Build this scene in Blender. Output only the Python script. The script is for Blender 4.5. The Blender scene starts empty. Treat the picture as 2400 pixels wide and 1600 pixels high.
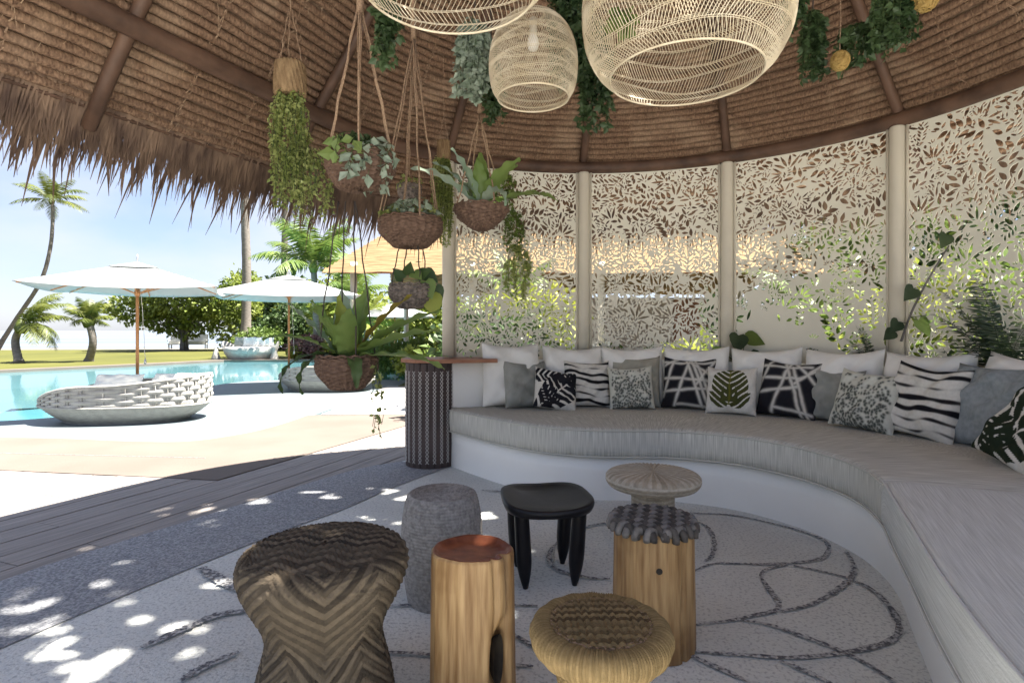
import bpy, math, random
import numpy as np
from mathutils import Vector, Matrix, Quaternion
R = math.radians
random.seed(7); RNG = np.random.default_rng(7)
scene = bpy.context.scene
col = scene.collection
# ------------------------------------------------------------------ camera
EYE = 1.12
cam_d = bpy.data.cameras.new('camera'); cam = bpy.data.objects.new('camera', cam_d); col.objects.link(cam)
cam.location = (0, 0, EYE); cam.rotation_euler = (R(90), 0, 0)
cam_d.lens = 20.0; cam_d.sensor_width = 36; cam_d.shift_y = -26/2400
cam_d.clip_start = .05; cam_d.clip_end = 6000
scene.camera = cam
# ------------------------------------------------------------------ sky, sun, exposure
SUN_EL, SUN_AZ = 65.0, 3.0          # sun stands to the right, a little behind the scene: light travels towards -x
w = bpy.data.worlds.new('World'); scene.world = w; w.use_nodes = True
nt = w.node_tree; nt.nodes.clear()
out = nt.nodes.new('ShaderNodeOutputWorld'); bg = nt.nodes.new('ShaderNodeBackground')
sky = nt.nodes.new('ShaderNodeTexSky'); sky.sky_type = 'NISHITA'; sky.sun_disc = False
sky.sun_elevation = R(SUN_EL); sky.sun_rotation = R(90-SUN_AZ); sky.air_density = 1.0; sky.dust_density = .6; sky.ozone_density = 2.2
tc = nt.nodes.new('ShaderNodeTexCoord'); mp = nt.nodes.new('ShaderNodeMapping'); mp.inputs['Scale'].default_value = (1, 1, 2.6)
n1 = nt.nodes.new('ShaderNodeTexNoise'); n1.inputs['Scale'].default_value = 2.1; n1.inputs['Detail'].default_value = 7; n1.inputs['Roughness'].default_value = .52
cr = nt.nodes.new('ShaderNodeValToRGB'); cr.color_ramp.elements[0].position = .40; cr.color_ramp.elements[1].position = .72
mx = nt.nodes.new('ShaderNodeMixRGB'); mx.inputs[2].default_value = (1.95, 1.92, 2.1, 1)
k = nt.nodes.new('ShaderNodeMath'); k.operation = 'MULTIPLY'; k.inputs[1].default_value = .85
L = nt.links.new
L(tc.outputs['Generated'], mp.inputs['Vector']); L(mp.outputs[0], n1.inputs['Vector']); L(n1.outputs['Fac'], cr.inputs[0])
gm = nt.nodes.new('ShaderNodeGamma'); gm.inputs[1].default_value = .58; L(sky.outputs[0], gm.inputs[0])
tn = nt.nodes.new('ShaderNodeMixRGB'); tn.blend_type = 'MULTIPLY'; tn.inputs[0].default_value = 1; tn.inputs[2].default_value = (.64, .67, .79, 1); L(gm.outputs[0], tn.inputs[1])
L(cr.outputs[0], k.inputs[0]); L(k.outputs[0], mx.inputs[0]); L(tn.outputs[0], mx.inputs[1]); L(mx.outputs[0], bg.inputs[0]); L(bg.outputs[0], out.inputs[0])
bg.inputs[1].default_value = .05
sd = bpy.data.lights.new('sun', 'SUN'); sun = bpy.data.objects.new('sun', sd); col.objects.link(sun)
sd.energy = 2.6; sd.angle = R(.7); sd.color = (1, .945, .86)
tosun = Vector((math.cos(R(SUN_EL))*math.cos(R(SUN_AZ)), math.cos(R(SUN_EL))*math.sin(R(SUN_AZ)), math.sin(R(SUN_EL))))
sun.rotation_euler = tosun.to_track_quat('Z', 'Y').to_euler()
vs = scene.view_settings; vs.view_transform = 'Standard'; vs.look = 'None'; vs.exposure = 3.45; vs.gamma = 1
scene.render.engine = 'CYCLES'
cy = scene.cycles; cy.use_denoising = True; cy.max_bounces = 9; cy.diffuse_bounces = 6; cy.glossy_bounces = 3; cy.transmission_bounces = 4
cy.transparent_max_bounces = 12; cy.caustics_reflective = False; cy.caustics_refractive = False; cy.sample_clamp_indirect = 6
# ------------------------------------------------------------------ helpers
F = 20/36*2400
def at(px, py, d):                       # a point at its own distance d in front of the viewer
    return Vector(((px-1200)/F*d, d, EYE-(py-774)/F*d))
def gnd(px, py, z=0.0):
    d = F*(EYE-z)/(py-774); return Vector(((px-1200)/F*d, d, z))
def tag(o, label=None, cat=None, group=None, kind=None):
    if label: o['label'] = label
    if cat: o['category'] = cat
    if group: o['group'] = group
    if kind: o['kind'] = kind
    return o
WORLD = set()                            # things whose parts are built in world coordinates
def empty(name, loc=(0, 0, 0), label=None, cat=None, group=None, rz=0, world=False):
    o = bpy.data.objects.new(name, None); col.objects.link(o); o.location = loc; o.rotation_euler = (0, 0, rz); o.empty_display_size = .1
    if world: WORLD.add(o.name)
    return tag(o, label, cat, group)
def copy_tree(o, parent=None):
    c = o.copy(); col.objects.link(c); c.parent = parent
    for ch in o.children: copy_tree(ch, c)
    return c
def mesh_obj(name, me, mat, parent=None, smooth=False):
    if mat: me.materials.append(mat)
    if smooth: me.polygons.foreach_set('use_smooth', [True]*len(me.polygons))
    o = bpy.data.objects.new(name, me); col.objects.link(o)
    if parent:
        o.parent = parent
        if parent.name in WORLD: o.matrix_parent_inverse = parent.matrix_basis.inverted()
    return o
def frame_of(t):
    t = t.normalized(); a = Vector((0, 0, 1)) if abs(t.z) < .95 else Vector((1, 0, 0))
    n = t.cross(a).normalized(); return n, t.cross(n).normalized()
class MB:
    def __init__(s): s.v = []; s.f = []; s.uv = None
    def add(s, vs, fs):
        b = len(s.v); s.v += [tuple(p) for p in vs]; s.f += [tuple(b+i for i in q) for q in fs]; return s
    def box(s, c, d, m=None):
        x, y, z = d[0]/2, d[1]/2, d[2]/2
        vs = [Vector(p) for p in ((-x,-y,-z),(x,-y,-z),(x,y,-z),(-x,y,-z),(-x,-y,z),(x,-y,z),(x,y,z),(-x,y,z))]
        if m: vs = [m @ p for p in vs]
        c = Vector(c)
        return s.add([p+c for p in vs], [(0,3,2,1),(4,5,6,7),(0,1,5,4),(1,2,6,5),(2,3,7,6),(3,0,4,7)])
    def tube(s, pts, r, seg=6, cap=True, flat=1.0):
        pts = [Vector(p) for p in pts]; n = len(pts)
        rs = r if isinstance(r, (list, tuple)) else [r]*n
        vs = []; N = None
        for i, p in enumerate(pts):
            t = (pts[min(i+1, n-1)]-pts[max(i-1, 0)])
            if t.length < 1e-9: t = Vector((0, 0, 1))
            t.normalize()
            if N is None: N, B = frame_of(t)
            else:
                N = N-t*N.dot(t)
                N = N.normalized() if N.length > 1e-6 else frame_of(t)[0]
                B = t.cross(N)
            for j in range(seg):
                a = 2*math.pi*j/seg; vs.append(p+N*(math.cos(a)*rs[i])+B*(math.sin(a)*rs[i]*flat))
        fs = [(i*seg+j, i*seg+(j+1) % seg, (i+1)*seg+(j+1) % seg, (i+1)*seg+j) for i in range(n-1) for j in range(seg)]
        if cap: fs += [tuple(range(seg-1, -1, -1)), tuple((n-1)*seg+j for j in range(seg))]
        return s.add(vs, fs)
    def lathe(s, prof, seg=24, c=(0, 0, 0), cap=True, wob=None):
        vs = []
        for i, (r, z) in enumerate(prof):
            for j in range(seg):
                a = 2*math.pi*j/seg; k = wob(a, z) if wob else 1.0
                vs.append((c[0]+r*k*math.cos(a), c[1]+r*k*math.sin(a), c[2]+z))
        n = len(prof)
        fs = [(i*seg+j, i*seg+(j+1) % seg, (i+1)*seg+(j+1) % seg, (i+1)*seg+j) for i in range(n-1) for j in range(seg)]
        if cap: fs += [tuple(range(seg-1, -1, -1)), tuple((n-1)*seg+j for j in range(seg))]
        return s.add(vs, fs)
    def poly(s, pts, z0, z1):              # a slab of a plan outline (counter-clockwise)
        n = len(pts); vs = [(p[0], p[1], z1) for p in pts]+[(p[0], p[1], z0) for p in pts]
        return s.add(vs, [tuple(range(n)), tuple(range(2*n-1, n-1, -1))]+[(i+n, (i+1) % n+n, (i+1) % n, i) for i in range(n)])
    def build(s, name, mat, parent=None, smooth=False):
        me = bpy.data.meshes.new(name); me.from_pydata(s.v, [], s.f); me.update()
        return mesh_obj(name, me, mat, parent, smooth)
def np_quads(name, V, mat, parent=None, smooth=False, nv=4):   # V: (N, nv, 3) separate polygons
    V = np.asarray(V, dtype=np.float32); n = len(V); me = bpy.data.meshes.new(name)
    me.vertices.add(n*nv); me.vertices.foreach_set('co', V.reshape(-1))
    me.loops.add(n*nv); me.loops.foreach_set('vertex_index', np.arange(n*nv, dtype=np.int32))
    me.polygons.add(n); me.polygons.foreach_set('loop_start', np.arange(0, n*nv, nv, dtype=np.int32))
    me.update(calc_edges=True)
    return mesh_obj(name, me, mat, parent, smooth)
def grid(name, P, mat, parent=None, smooth=True, closeu=False, uv=None, colr=None, capring=None):   # P: (nv, nu, 3)
    nv, nu = P.shape[:2]; me = bpy.data.meshes.new(name)
    iu = np.arange(nu if closeu else nu-1); iv = np.arange(nv-1); A, B = np.meshgrid(iv, iu, indexing='ij')
    B2 = (B+1) % nu
    q = np.stack([A*nu+B, A*nu+B2, (A+1)*nu+B2, (A+1)*nu+B], -1).reshape(-1, 4).astype(np.int32); n = len(q)
    me.vertices.add(nv*nu); me.vertices.foreach_set('co', P.astype(np.float32).reshape(-1))
    me.loops.add(n*4); me.loops.foreach_set('vertex_index', q.reshape(-1))
    me.polygons.add(n); me.polygons.foreach_set('loop_start', np.arange(0, n*4, 4, dtype=np.int32)); me.update(calc_edges=True)
    if uv is not None:
        l = me.uv_layers.new(name='UVMap'); l.data.foreach_set('uv', uv.reshape(-1, 2)[q.reshape(-1)].astype(np.float32).reshape(-1))
    if colr is not None:
        a = me.color_attributes.new('print', 'FLOAT_COLOR', 'POINT')
        c4 = np.ones((nv*nu, 4), np.float32); c4[:, :3] = colr.reshape(-1, 3); a.data.foreach_set('color', c4.reshape(-1))
    return mesh_obj(name, me, mat, parent, smooth)
def rotz(a): return Matrix.Rotation(a, 3, 'Z')
def spline(pts, n):                        # Catmull-Rom resampled to n points
    P = [np.array(p, float) for p in pts]; P = [2*P[0]-P[1]]+P+[2*P[-1]-P[-2]]
    out = []
    m = len(P)-3
    for i in range(n):
        t = i/(n-1)*m; k = min(int(t), m-1); t -= k; a, b, c, d = P[k:k+4]
        out.append(.5*((2*b)+(-a+c)*t+(2*a-5*b+4*c-d)*t*t+(-a+3*b-3*c+d)*t**3))
    return np.array(out)
def smooth_noise(x, y, s=0):               # cheap smooth pseudo-noise for arrays, about -1..1
    return (np.sin(x*1.7+y*2.3+s)+np.sin(x*3.1-y*1.9+s*2.1)*.6+np.sin(-x*5.3+y*4.7+s*.7)*.35)/1.6
# ------------------------------------------------------------------ materials
MATS = {}
def M(name, c, rough=.7, c2=None, scale=8, stretch=(1, 1, 1), detail=4, lo=.35, hi=.65, bump=0, bscale=None, bstretch=None, spec=.3, coord='Object', trans=0, metal=0, c3=None, s3=40, f3=.5, rot=None, attr=None):
    if name in MATS: return MATS[name]
    m = bpy.data.materials.new(name); m.use_nodes = True; nt = m.node_tree; N = nt.nodes; L = nt.links.new
    b = N['Principled BSDF']; b.inputs['Roughness'].default_value = rough; b.inputs['Specular IOR Level'].default_value = spec
    b.inputs['Metallic'].default_value = metal
    b.inputs['Base Color'].default_value = (*c, 1)
    tc = N.new('ShaderNodeTexCoord')
    def noise(sc, st, dt=4):
        mp = N.new('ShaderNodeMapping'); mp.inputs['Scale'].default_value = st; L(tc.outputs[coord], mp.inputs[0])
        if rot is not None: mp.vector_type = 'TEXTURE'; mp.inputs['Rotation'].default_value = (0, 0, rot); mp.inputs['Scale'].default_value = [1/q for q in st]
        n = N.new('ShaderNodeTexNoise'); n.inputs['Scale'].default_value = sc; n.inputs['Detail'].default_value = dt; L(mp.outputs[0], n.inputs['Vector']); return n
    last = None
    if attr:
        at_ = N.new('ShaderNodeAttribute'); at_.attribute_name = attr; last = at_.outputs['Color']
    if c2:
        n = noise(scale, stretch, detail); r = N.new('ShaderNodeValToRGB'); r.color_ramp.elements[0].position = lo; r.color_ramp.elements[1].position = hi
        r.color_ramp.elements[0].color = (*c, 1); r.color_ramp.elements[1].color = (*c2, 1); L(n.outputs['Fac'], r.inputs[0])
        if last:
            x = N.new('ShaderNodeMixRGB'); x.blend_type = 'MULTIPLY'; x.inputs[0].default_value = 1; L(last, x.inputs[1]); L(r.outputs[0], x.inputs[2]); last = x.outputs[0]
        else: last = r.outputs[0]
    if c3:
        n3 = noise(s3, (1, 1, 1), 3); r3 = N.new('ShaderNodeValToRGB'); r3.color_ramp.elements[0].position = .52; r3.color_ramp.elements[1].position = .66; L(n3.outputs['Fac'], r3.inputs[0])
        x = N.new('ShaderNodeMixRGB'); k = N.new('ShaderNodeMath'); k.operation = 'MULTIPLY'; k.inputs[1].default_value = f3; L(r3.outputs[0], k.inputs[0]); L(k.outputs[0], x.inputs[0])
        if last: L(last, x.inputs[1])
        else: x.inputs[1].default_value = (*c, 1)
        x.inputs[2].default_value = (*c3, 1); last = x.outputs[0]
    if last: L(last, b.inputs['Base Color'])
    if bump:
        nb = noise(bscale or scale, bstretch or stretch, 3); bp = N.new('ShaderNodeBump'); bp.inputs['Strength'].default_value = bump; bp.inputs['Distance'].default_value = .01
        L(nb.outputs['Fac'], bp.inputs['Height']); L(bp.outputs[0], b.inputs['Normal'])
    if trans:
        t = N.new('ShaderNodeBsdfTranslucent'); s = N.new('ShaderNodeMixShader'); s.inputs[0].default_value = trans
        if last: L(last, t.inputs[0])
        else: t.inputs[0].default_value = (*c, 1)
        o = N['Material Output']; L(b.outputs[0], s.inputs[1]); L(t.outputs[0], s.inputs[2]); L(s.outputs[0], o.inputs[0])
    MATS[name] = m; return m
m_thatch = M('thatch', (.08, .043, .026), .9, (.29, .182, .113), 90, (1, 1, .35), lo=.3, hi=.7, bump=.4, bscale=120, c3=(.42, .30, .20), s3=3, f3=.35)
m_fringe = M('straw_fringe', (.075, .047, .036), .9, (.27, .18, .12), 14, (1, 1, .25), lo=.3, hi=.72, trans=.05)
m_cover = M('thatch_cover', (.22, .14, .09), .95, (.32, .22, .15), 30)
m_beam = M('dark_timber', (.055, .03, .019), .6, (.12, .067, .042), 5, (1, 1, 1), detail=7, bump=.25, bscale=40, spec=.35)
m_rope = M('jute_rope', (.36, .25, .16), .9, (.22, .14, .09), 120, bump=.6, bscale=220)
m_rope_dark = M('dark_cord', (.05, .04, .035), .8)
m_cream = M('cream_paint', (.60, .56, .46), .55, (.53, .49, .40), 3, detail=6, lo=.3, hi=.7, bump=.05, bscale=30)
m_screen = M('screen_paint', (.70, .675, .57), .6, (.64, .615, .51), 2.5, lo=.3, hi=.7)
m_white = M('white_plaster', (.82, .815, .78), .6, (.76, .755, .72), 2.2, detail=8, lo=.3, hi=.75, bump=.08, bscale=35)
m_linen = M('grey_linen', (.34, .335, .295), .95, (.65, .64, .58), 1, (190, 5, 1), detail=2, lo=.26, hi=.74, bump=.25, bscale=1, bstretch=(190, 90, 1), coord='UV', spec=.1)
m_linen2 = M('pale_linen', (.44, .445, .42), .95, (.65, .655, .625), 1, (5, 190, 1), detail=2, lo=.26, hi=.74, bump=.25, bscale=1, bstretch=(90, 190, 1), coord='UV', spec=.1)
m_cushw = M('white_canvas', (.78, .775, .735), .9, (.72, .715, .675), 6, bump=.25, bscale=14, spec=.1)
m_cushg = M('grey_canvas', (.24, .25, .225), .95, (.33, .335, .31), 9, bump=.3, bscale=160, spec=.1)
m_cusho = M('olive_canvas', (.29, .28, .23), .95, (.35, .34, .285), 9, bump=.3, bscale=160, spec=.1)
m_cushb = M('blue_grey_canvas', (.23, .26, .27), .95, (.30, .33, .34), 40, bump=.3, bscale=260, spec=.1)
m_print = M('printed_canvas', (.9, .9, .9), .9, (1, 1, 1), 60, bump=.2, bscale=160, spec=.1, attr='print')
m_floor = M('pebble_wash', (.665, .675, .645), .75, (.55, .56, .54), 1.6, detail=6, lo=.35, hi=.72, bump=.5, bscale=95, c3=(.24, .25, .26), s3=75, f3=.55)
m_inlay = M('speckled_pebble_line', (.10, .10, .11), .75, (.48, .48, .47), 70, detail=3, lo=.42, hi=.60, bump=.5, bscale=110)
m_band = M('dark_pebble_wash', (.17, .175, .19), .75, (.37, .375, .385), 90, detail=4, lo=.38, hi=.62, bump=.7, bscale=110)
m_plank = M('weathered_plank', (.19, .17, .155), .75, (.32, .287, .26), 3, (.7, 14, 1), detail=6, lo=.3, hi=.7, bump=.3, bscale=3, bstretch=(.7, 18, 1), rot=1.196)
m_coping = M('beige_stone', (.12, .096, .08), .8, (.14, .114, .096), 1.2, detail=7, bump=.2, bscale=60)
m_ledge = M('pool_plaster', (.15, .178, .188), .5, (.135, .163, .173), .8, detail=5)
m_basin = M('pool_tile', (.36, .62, .68), .4, (.42, .68, .73), .6)
m_grass = M('lawn', (.052, .055, .009), .95, (.085, .085, .015), .35, detail=9, lo=.3, hi=.7, bump=.7, bscale=40)
m_soil = M('garden_soil', (.10, .075, .05), .95, (.16, .12, .085), 4)
m_sand = M('tidal_sand', (.155, .14, .115), .7, (.11, .11, .105), .05, (1, 6, 1))
m_bark = M('palm_bark', (.22, .195, .17), .9, (.13, .115, .10), 6, (1, 1, 5), bump=.5, bscale=14)
m_bark2 = M('grey_bark', (.10, .095, .09), .9, (.17, .16, .15), 8, bump=.4)
def leafmat(n, a, b, sc=3, tr=.3, rough=.5): return M(n, a, rough, b, sc, detail=3, lo=.32, hi=.68, trans=tr, spec=.35)
m_palm = leafmat('palm_leaf', (.06, .085, .015), (.15, .165, .035), 1.2)
m_leaf = leafmat('green_leaf', (.065, .115, .02), (.17, .23, .05), 1.4)
m_tree = leafmat('tree_leaf', (.10, .15, .022), (.25, .29, .06), .9, .4)
m_leafd = leafmat('dark_leaf', (.025, .055, .018), (.08, .125, .04), 2)
m_leafy = leafmat('yellow_green_leaf', (.19, .24, .04), (.34, .36, .06), 1.5)
m_leafr = leafmat('purple_leaf', (.10, .04, .05), (.22, .12, .10), 3)
m_nest = leafmat('nest_fern_leaf', (.15, .25, .06), (.28, .37, .12), 2.5, .55, .4)
m_nestp = leafmat('pale_fern_leaf', (.20, .29, .18), (.36, .43, .34), 5, .3, .45)
m_nesty = leafmat('yellowing_leaf', (.24, .20, .03), (.36, .25, .05), 4, .35)
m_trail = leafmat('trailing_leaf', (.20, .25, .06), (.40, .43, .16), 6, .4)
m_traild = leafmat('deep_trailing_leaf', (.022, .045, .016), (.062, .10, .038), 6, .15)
m_silver = leafmat('silver_leaf', (.14, .19, .13), (.32, .37, .29), 14, .15)
m_fern = leafmat('fern_leaf', (.02, .04, .018), (.06, .09, .04), 4, .2)
m_rattan = M('rattan', (.55, .46, .31), .6, (.66, .58, .43), 9, bump=.2, bscale=60)
m_basket = M('brown_basket', (.085, .05, .034), .8, (.15, .093, .064), 40, bump=.25, bscale=150)
m_basketg = M('grey_basket', (.09, .075, .065), .85, (.22, .18, .15), 40, bump=.5, bscale=120)
m_coir = M('coir', (.16, .10, .05), .95, (.28, .19, .10), 40, (1, 1, .3), bump=.9, bscale=90)
m_braid = M('braided_rope', (.75, .75, .75), .9, (1, 1, 1), 40, detail=3, bump=.3, bscale=150, attr='print')
m_greyw = M('grey_weave', (.19, .18, .168), .85, (.32, .305, .285), 60, bump=.2, bscale=240)
m_wick = M('pale_wicker', (.78, .78, .78), .75, (1, 1, 1), 40, bump=.3, bscale=150, attr='print')
m_sea_g = M('seagrass', (.75, .75, .72), .8, (1, 1, 1), 45, bump=.35, bscale=200, attr='print')
m_log = M('honey_wood', (.19, .10, .036), .55, (.43, .28, .13), 9, (5, 5, .4), detail=9, lo=.32, hi=.66, bump=.4, bscale=10, bstretch=(8, 8, .4), c3=(.14, .065, .02), s3=5, f3=.6)
m_logred = M('red_wood', (.13, .035, .018), .4, (.24, .075, .035), 7, (3, 3, 3), detail=6, bump=.15)
m_char = M('charred_wood', (.015, .012, .01), .7, (.04, .03, .02), 12, bump=.4)
m_black = M('black_lacquer', (.005, .005, .007), .38, (.010, .010, .013), 9, spec=.28, bump=.06, bscale=20)
m_ropeb = M('charcoal_rope', (.04, .036, .033), .8, (.085, .076, .068), 30, bump=.15, bscale=120)
m_slat = M('dark_slat', (.055, .04, .037), .7, (.10, .075, .068), 12, (1, 1, .2), bump=.3, bscale=30)
m_lash = M('white_lashing', (.52, .50, .47), .8)
m_wood = M('reddish_counter', (.24, .10, .055), .5, (.33, .16, .09), 8, (.6, 3, 3), bump=.15)
m_pole = M('teak_pole', (.36, .16, .06), .5, (.46, .23, .10), 8, (1, 1, .3))
m_canvas = M('umbrella_canvas', (.42, .44, .44), .9, (.39, .41, .415), 2, trans=.35)
m_wpaint = M('white_wicker', (.31, .30, .275), .7, (.38, .37, .34), 14, bump=.5, bscale=60)
m_strap = M('woven_strap', (.34, .33, .30), .75, (.42, .405, .375), 10, bump=.3, bscale=70)
m_hutroof = M('golden_reed', (.085, .05, .02), .9, (.25, .17, .085), 5, (.5, 9, 12), bump=.6, bscale=8, bstretch=(1, 8, 8), trans=.1)
m_hutwall = M('hut_wall', (.46, .39, .33), .9, (.54, .47, .41), 2)
m_bulb = M('frosted_bulb', (.75, .72, .65), .3)
m_yball = M('yellow_twine', (.26, .165, .045), .8, (.34, .235, .08), 30)
m_rock = M('white_stone', (.60, .58, .54), .8, (.45, .43, .40), 4, bump=.4)
m_metal = M('pale_metal', (.5, .5, .5), .35, metal=.8)
# ================================================================== ground, deck, pool, sea
def slab(name, pts, z0, z1, mat, kind='structure', parent=None):
    o = MB().poly(pts, z0, z1).build(name, mat, parent)
    return tag(o, kind=kind) if not parent else o
def sheet(name, pts, z, mat):
    o = MB().add([(p[0], p[1], z) for p in pts], [tuple(range(len(pts)))]).build(name, mat); return tag(o, kind='structure')
# sea to the horizon over a tidal flat
m = M('sea_water', (.10, .13, .17), .3, (.16, .17, .175), .02, (.35, 5, 1), detail=5, lo=.35, hi=.65, bump=.25, bscale=.8, bstretch=(.4, 2, 1), spec=.5)
sheet('sea', [(-4000, 36), (4000, 36), (4000, 5000), (-4000, 5000)], -.62, m)
sheet('ground', [(-300, -60), (300, -60), (300, 60), (-300, 60)], -1.5, m_sand)
POOL_FAR = [(-60, 9), (-26, 13), (-14.3, 15.9), (-12.4, 18.6), (-10.9, 21.4), (-8, 21.6), (-4, 21.6), (-2.3, 20.8)]
LAWN_FAR = [(-2.3, 37), (-10, 35), (-20, 33), (-30, 31.5), (-60, 30), (-90, 30)]
slab('lawn', POOL_FAR+LAWN_FAR+[(-90, 9)], -.9, .02, m_grass)
slab('beach', [(-2, 36.5)]+[(x, y-.5) for x, y in LAWN_FAR[1:]]+[(-90, 45), (-2, 47)], -.9, -.28, m_sand)
slab('garden_ground', [(-2.3, 11.5), (1.2, 11.5), (1.2, 5.8), (40, 5.8), (40, 47), (-2.3, 47)], -.9, 0.0, m_grass)
def offset_strip(name, pts, wd, z0, z1, mat):
    a = [np.array(p, float) for p in pts]; inn = []
    for i, p in enumerate(a):
        t = a[min(i+1, len(a)-1)]-a[max(i-1, 0)]; t /= np.linalg.norm(t); inn.append(p+wd*np.array((t[1], -t[0])))
    n = len(a); mb = MB()
    vs = [(p[0], p[1], z1) for p in a]+[(p[0], p[1], z1) for p in inn]+[(p[0], p[1], z0) for p in inn]
    mb.add(vs, [(i, i+1, n+i+1, n+i) for i in range(n-1)]+[(n+i, n+i+1, 2*n+i+1, 2*n+i) for i in range(n-1)])
    return tag(mb.build(name, mat), kind='structure')
offset_strip('pool_rim', POOL_FAR, .45, -.5, .03, m_coping)
# pool: tiled basin, shallow white ledge, water sheet
BAS = [(-60, 6.2), (-2.2, 6.2), (-2.2, 21.7), (-60, 21.7)]
sheet('pool_basin', BAS, -1.15, m_basin)
mw = bpy.data.materials.new('pool_water'); mw.use_nodes = True; nt = mw.node_tree; nt.nodes.clear(); L = nt.links.new
o_ = nt.nodes.new('ShaderNodeOutputMaterial'); tr = nt.nodes.new('ShaderNodeBsdfTransparent'); tr.inputs[0].default_value = (.66, .92, .96, 1)
gl = nt.nodes.new('ShaderNodeBsdfGlossy'); gl.inputs['Roughness'].default_value = .06; fr = nt.nodes.new('ShaderNodeFresnel'); fr.inputs[0].default_value = 1.25
no = nt.nodes.new('ShaderNodeTexNoise'); no.inputs['Scale'].default_value = 3.2; no.inputs['Detail'].default_value = 3; tcw = nt.nodes.new('ShaderNodeTexCoord'); L(tcw.outputs['Object'], no.inputs['Vector'])
bp = nt.nodes.new('ShaderNodeBump'); bp.inputs['Strength'].default_value = .3; L(no.outputs['Fac'], bp.inputs['Height']); L(bp.outputs[0], gl.inputs['Normal']); L(bp.outputs[0], fr.inputs['Normal'])
df = nt.nodes.new('ShaderNodeBsdfDiffuse'); df.inputs[0].default_value = (.22, .50, .58, 1)
m1 = nt.nodes.new('ShaderNodeMixShader'); m1.inputs[0].default_value = .35; L(tr.outputs[0], m1.inputs[1]); L(df.outputs[0], m1.inputs[2])
ms = nt.nodes.new('ShaderNodeMixShader'); L(fr.outputs[0], ms.inputs[0]); L(m1.outputs[0], ms.inputs[1]); L(gl.outputs[0], ms.inputs[2]); L(ms.outputs[0], o_.inputs[0])
sheet('pool_water', BAS, -.05, mw)
ledge_front = [(-14, 6.4), (-10, 6.2), (-5.35, 5.95), (-3.9, 5.74), (-3.32, 5.72), (-3.0, 6.0), (-2.77, 6.6), (-2.64, 8), (-2.4, 10.6), (-2.2, 13)]
ledge_back = [(-2.2, 13), (-3.0, 13.1), (-4.2, 13.2), (-5.3, 13.1), (-6.05, 12.5), (-6.15, 11.4), (-5.7, 9.8), (-5.55, 8.6), (-5.9, 7.6), (-6.9, 7.1), (-10, 7.3), (-14, 7.6)]
lf = [tuple(p) for p in spline(ledge_front, 40)]; lb = [tuple(p) for p in spline(ledge_back, 44)]
slab('pool_ledge', lf+lb[1:], -1.1, -.02, m_ledge)
COP0, COP1 = (-14, 5.4), (-2.20, 4.25)
# stone coping between ledge and deck
NU = Vector((.366, .9306, 0)).normalized(); NN = Vector((-NU.y, NU.x, 0))     # along / across the planks
def nu(n, u): return NN*n+NU*u
n_c = NN.dot(Vector((*COP1, 0))); u_c = NU.dot(Vector((*COP1, 0)))
far_c = nu(n_c+.001, u_c+3.3)
slab('coping', [COP0, (-4.1, 4.55), COP1, (far_c.x, far_c.y), (-1.2, 7.55), (-2.68, 7.5)]+[p for p in lf[::-1] if p[1] < 7.45 and p[0] > -13.9], -.4, .005, m_coping)
for a, b in (((-4.6, 5.16), (-2.75, 4.98)),):
    tag(MB().box(((a[0]+b[0])/2, (a[1]+b[1])/2, .0055), (2.0, .006, .004), rotz(math.atan2(b[1]-a[1], b[0]-a[0]))).build('coping_joint', m_band), kind='structure')
# near deck: each plank a board of its own under the deck base
deck = slab('wooden_deck', [(-9, -3), (-1.2, -3), (1.2, 6.2), (1.2, 7.5), (-1.1, 7.5), (-2.2, 4.2), (-9, 5.0)], -.30, -.062, m_soil)
slab('bounce_slab', [(-14, -16), (14, -16), (14, -3.05), (-14, -3.05)], -.4, .0, M('pale_bounce', (.70, .68, .64), .8, (.64, .62, .58), 2))  # unseen slab added behind the viewer to bounce sunlight into the pavilion
slab('bounce_gravel', [(3.62, -3), (12, -3), (12, 9.2), (1.25, 9.2), (1.25, 5.62), (3.62, 5.62)], -.3, .008, M('pale_bounce_gravel', (.54, .51, .47), .9, (.45, .425, .39), 40, bump=.4))  # pale ground added to bounce sunlight up through the screens
n = n_c-.208*11; i = 0
while n < 7.0:
    wd = .208; n1_ = n+wd-.011
    def u_end(nn):
        if nn <= n_c+.002: return min(u_c+3.25, 7.0)
        # meet the coping line COP1 - (-4.1,4.55)
        a = Vector((*COP1, 0)); b = Vector((-4.1, 4.55, 0)); dn = NN.dot(b-a); t = (nn-n_c)/dn; p = a+(b-a)*t; return NU.dot(p)-.004
    u0 = -1.4-.3*random.random()
    e0, e1 = u_end(n), u_end(n1_)
    if abs(n-n_c) < .01: e0 = u_c-.004
    cuts = [u0]
    while cuts[-1]+2.6+1.6*((i*37) % 10)/10 < min(e0, e1)-.5: cuts.append(cuts[-1]+2.6+1.6*((i*37) % 10)/10)
    for j in range(len(cuts)):
        a0 = cuts[j]; last = j == len(cuts)-1; b0, b1 = (e0, e1) if last else (cuts[j+1]-.005, cuts[j+1]-.005)
        dz = random.uniform(-.002, .0015)
        mb = MB(); mb.poly([tuple(nu(n1_, a0))[:2], tuple(nu(n, a0))[:2], tuple(nu(n, b0))[:2], tuple(nu(n1_, b1))[:2]], -.055, dz)
        mb.build('plank', m_plank, deck)
    n += wd; i += 1
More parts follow.
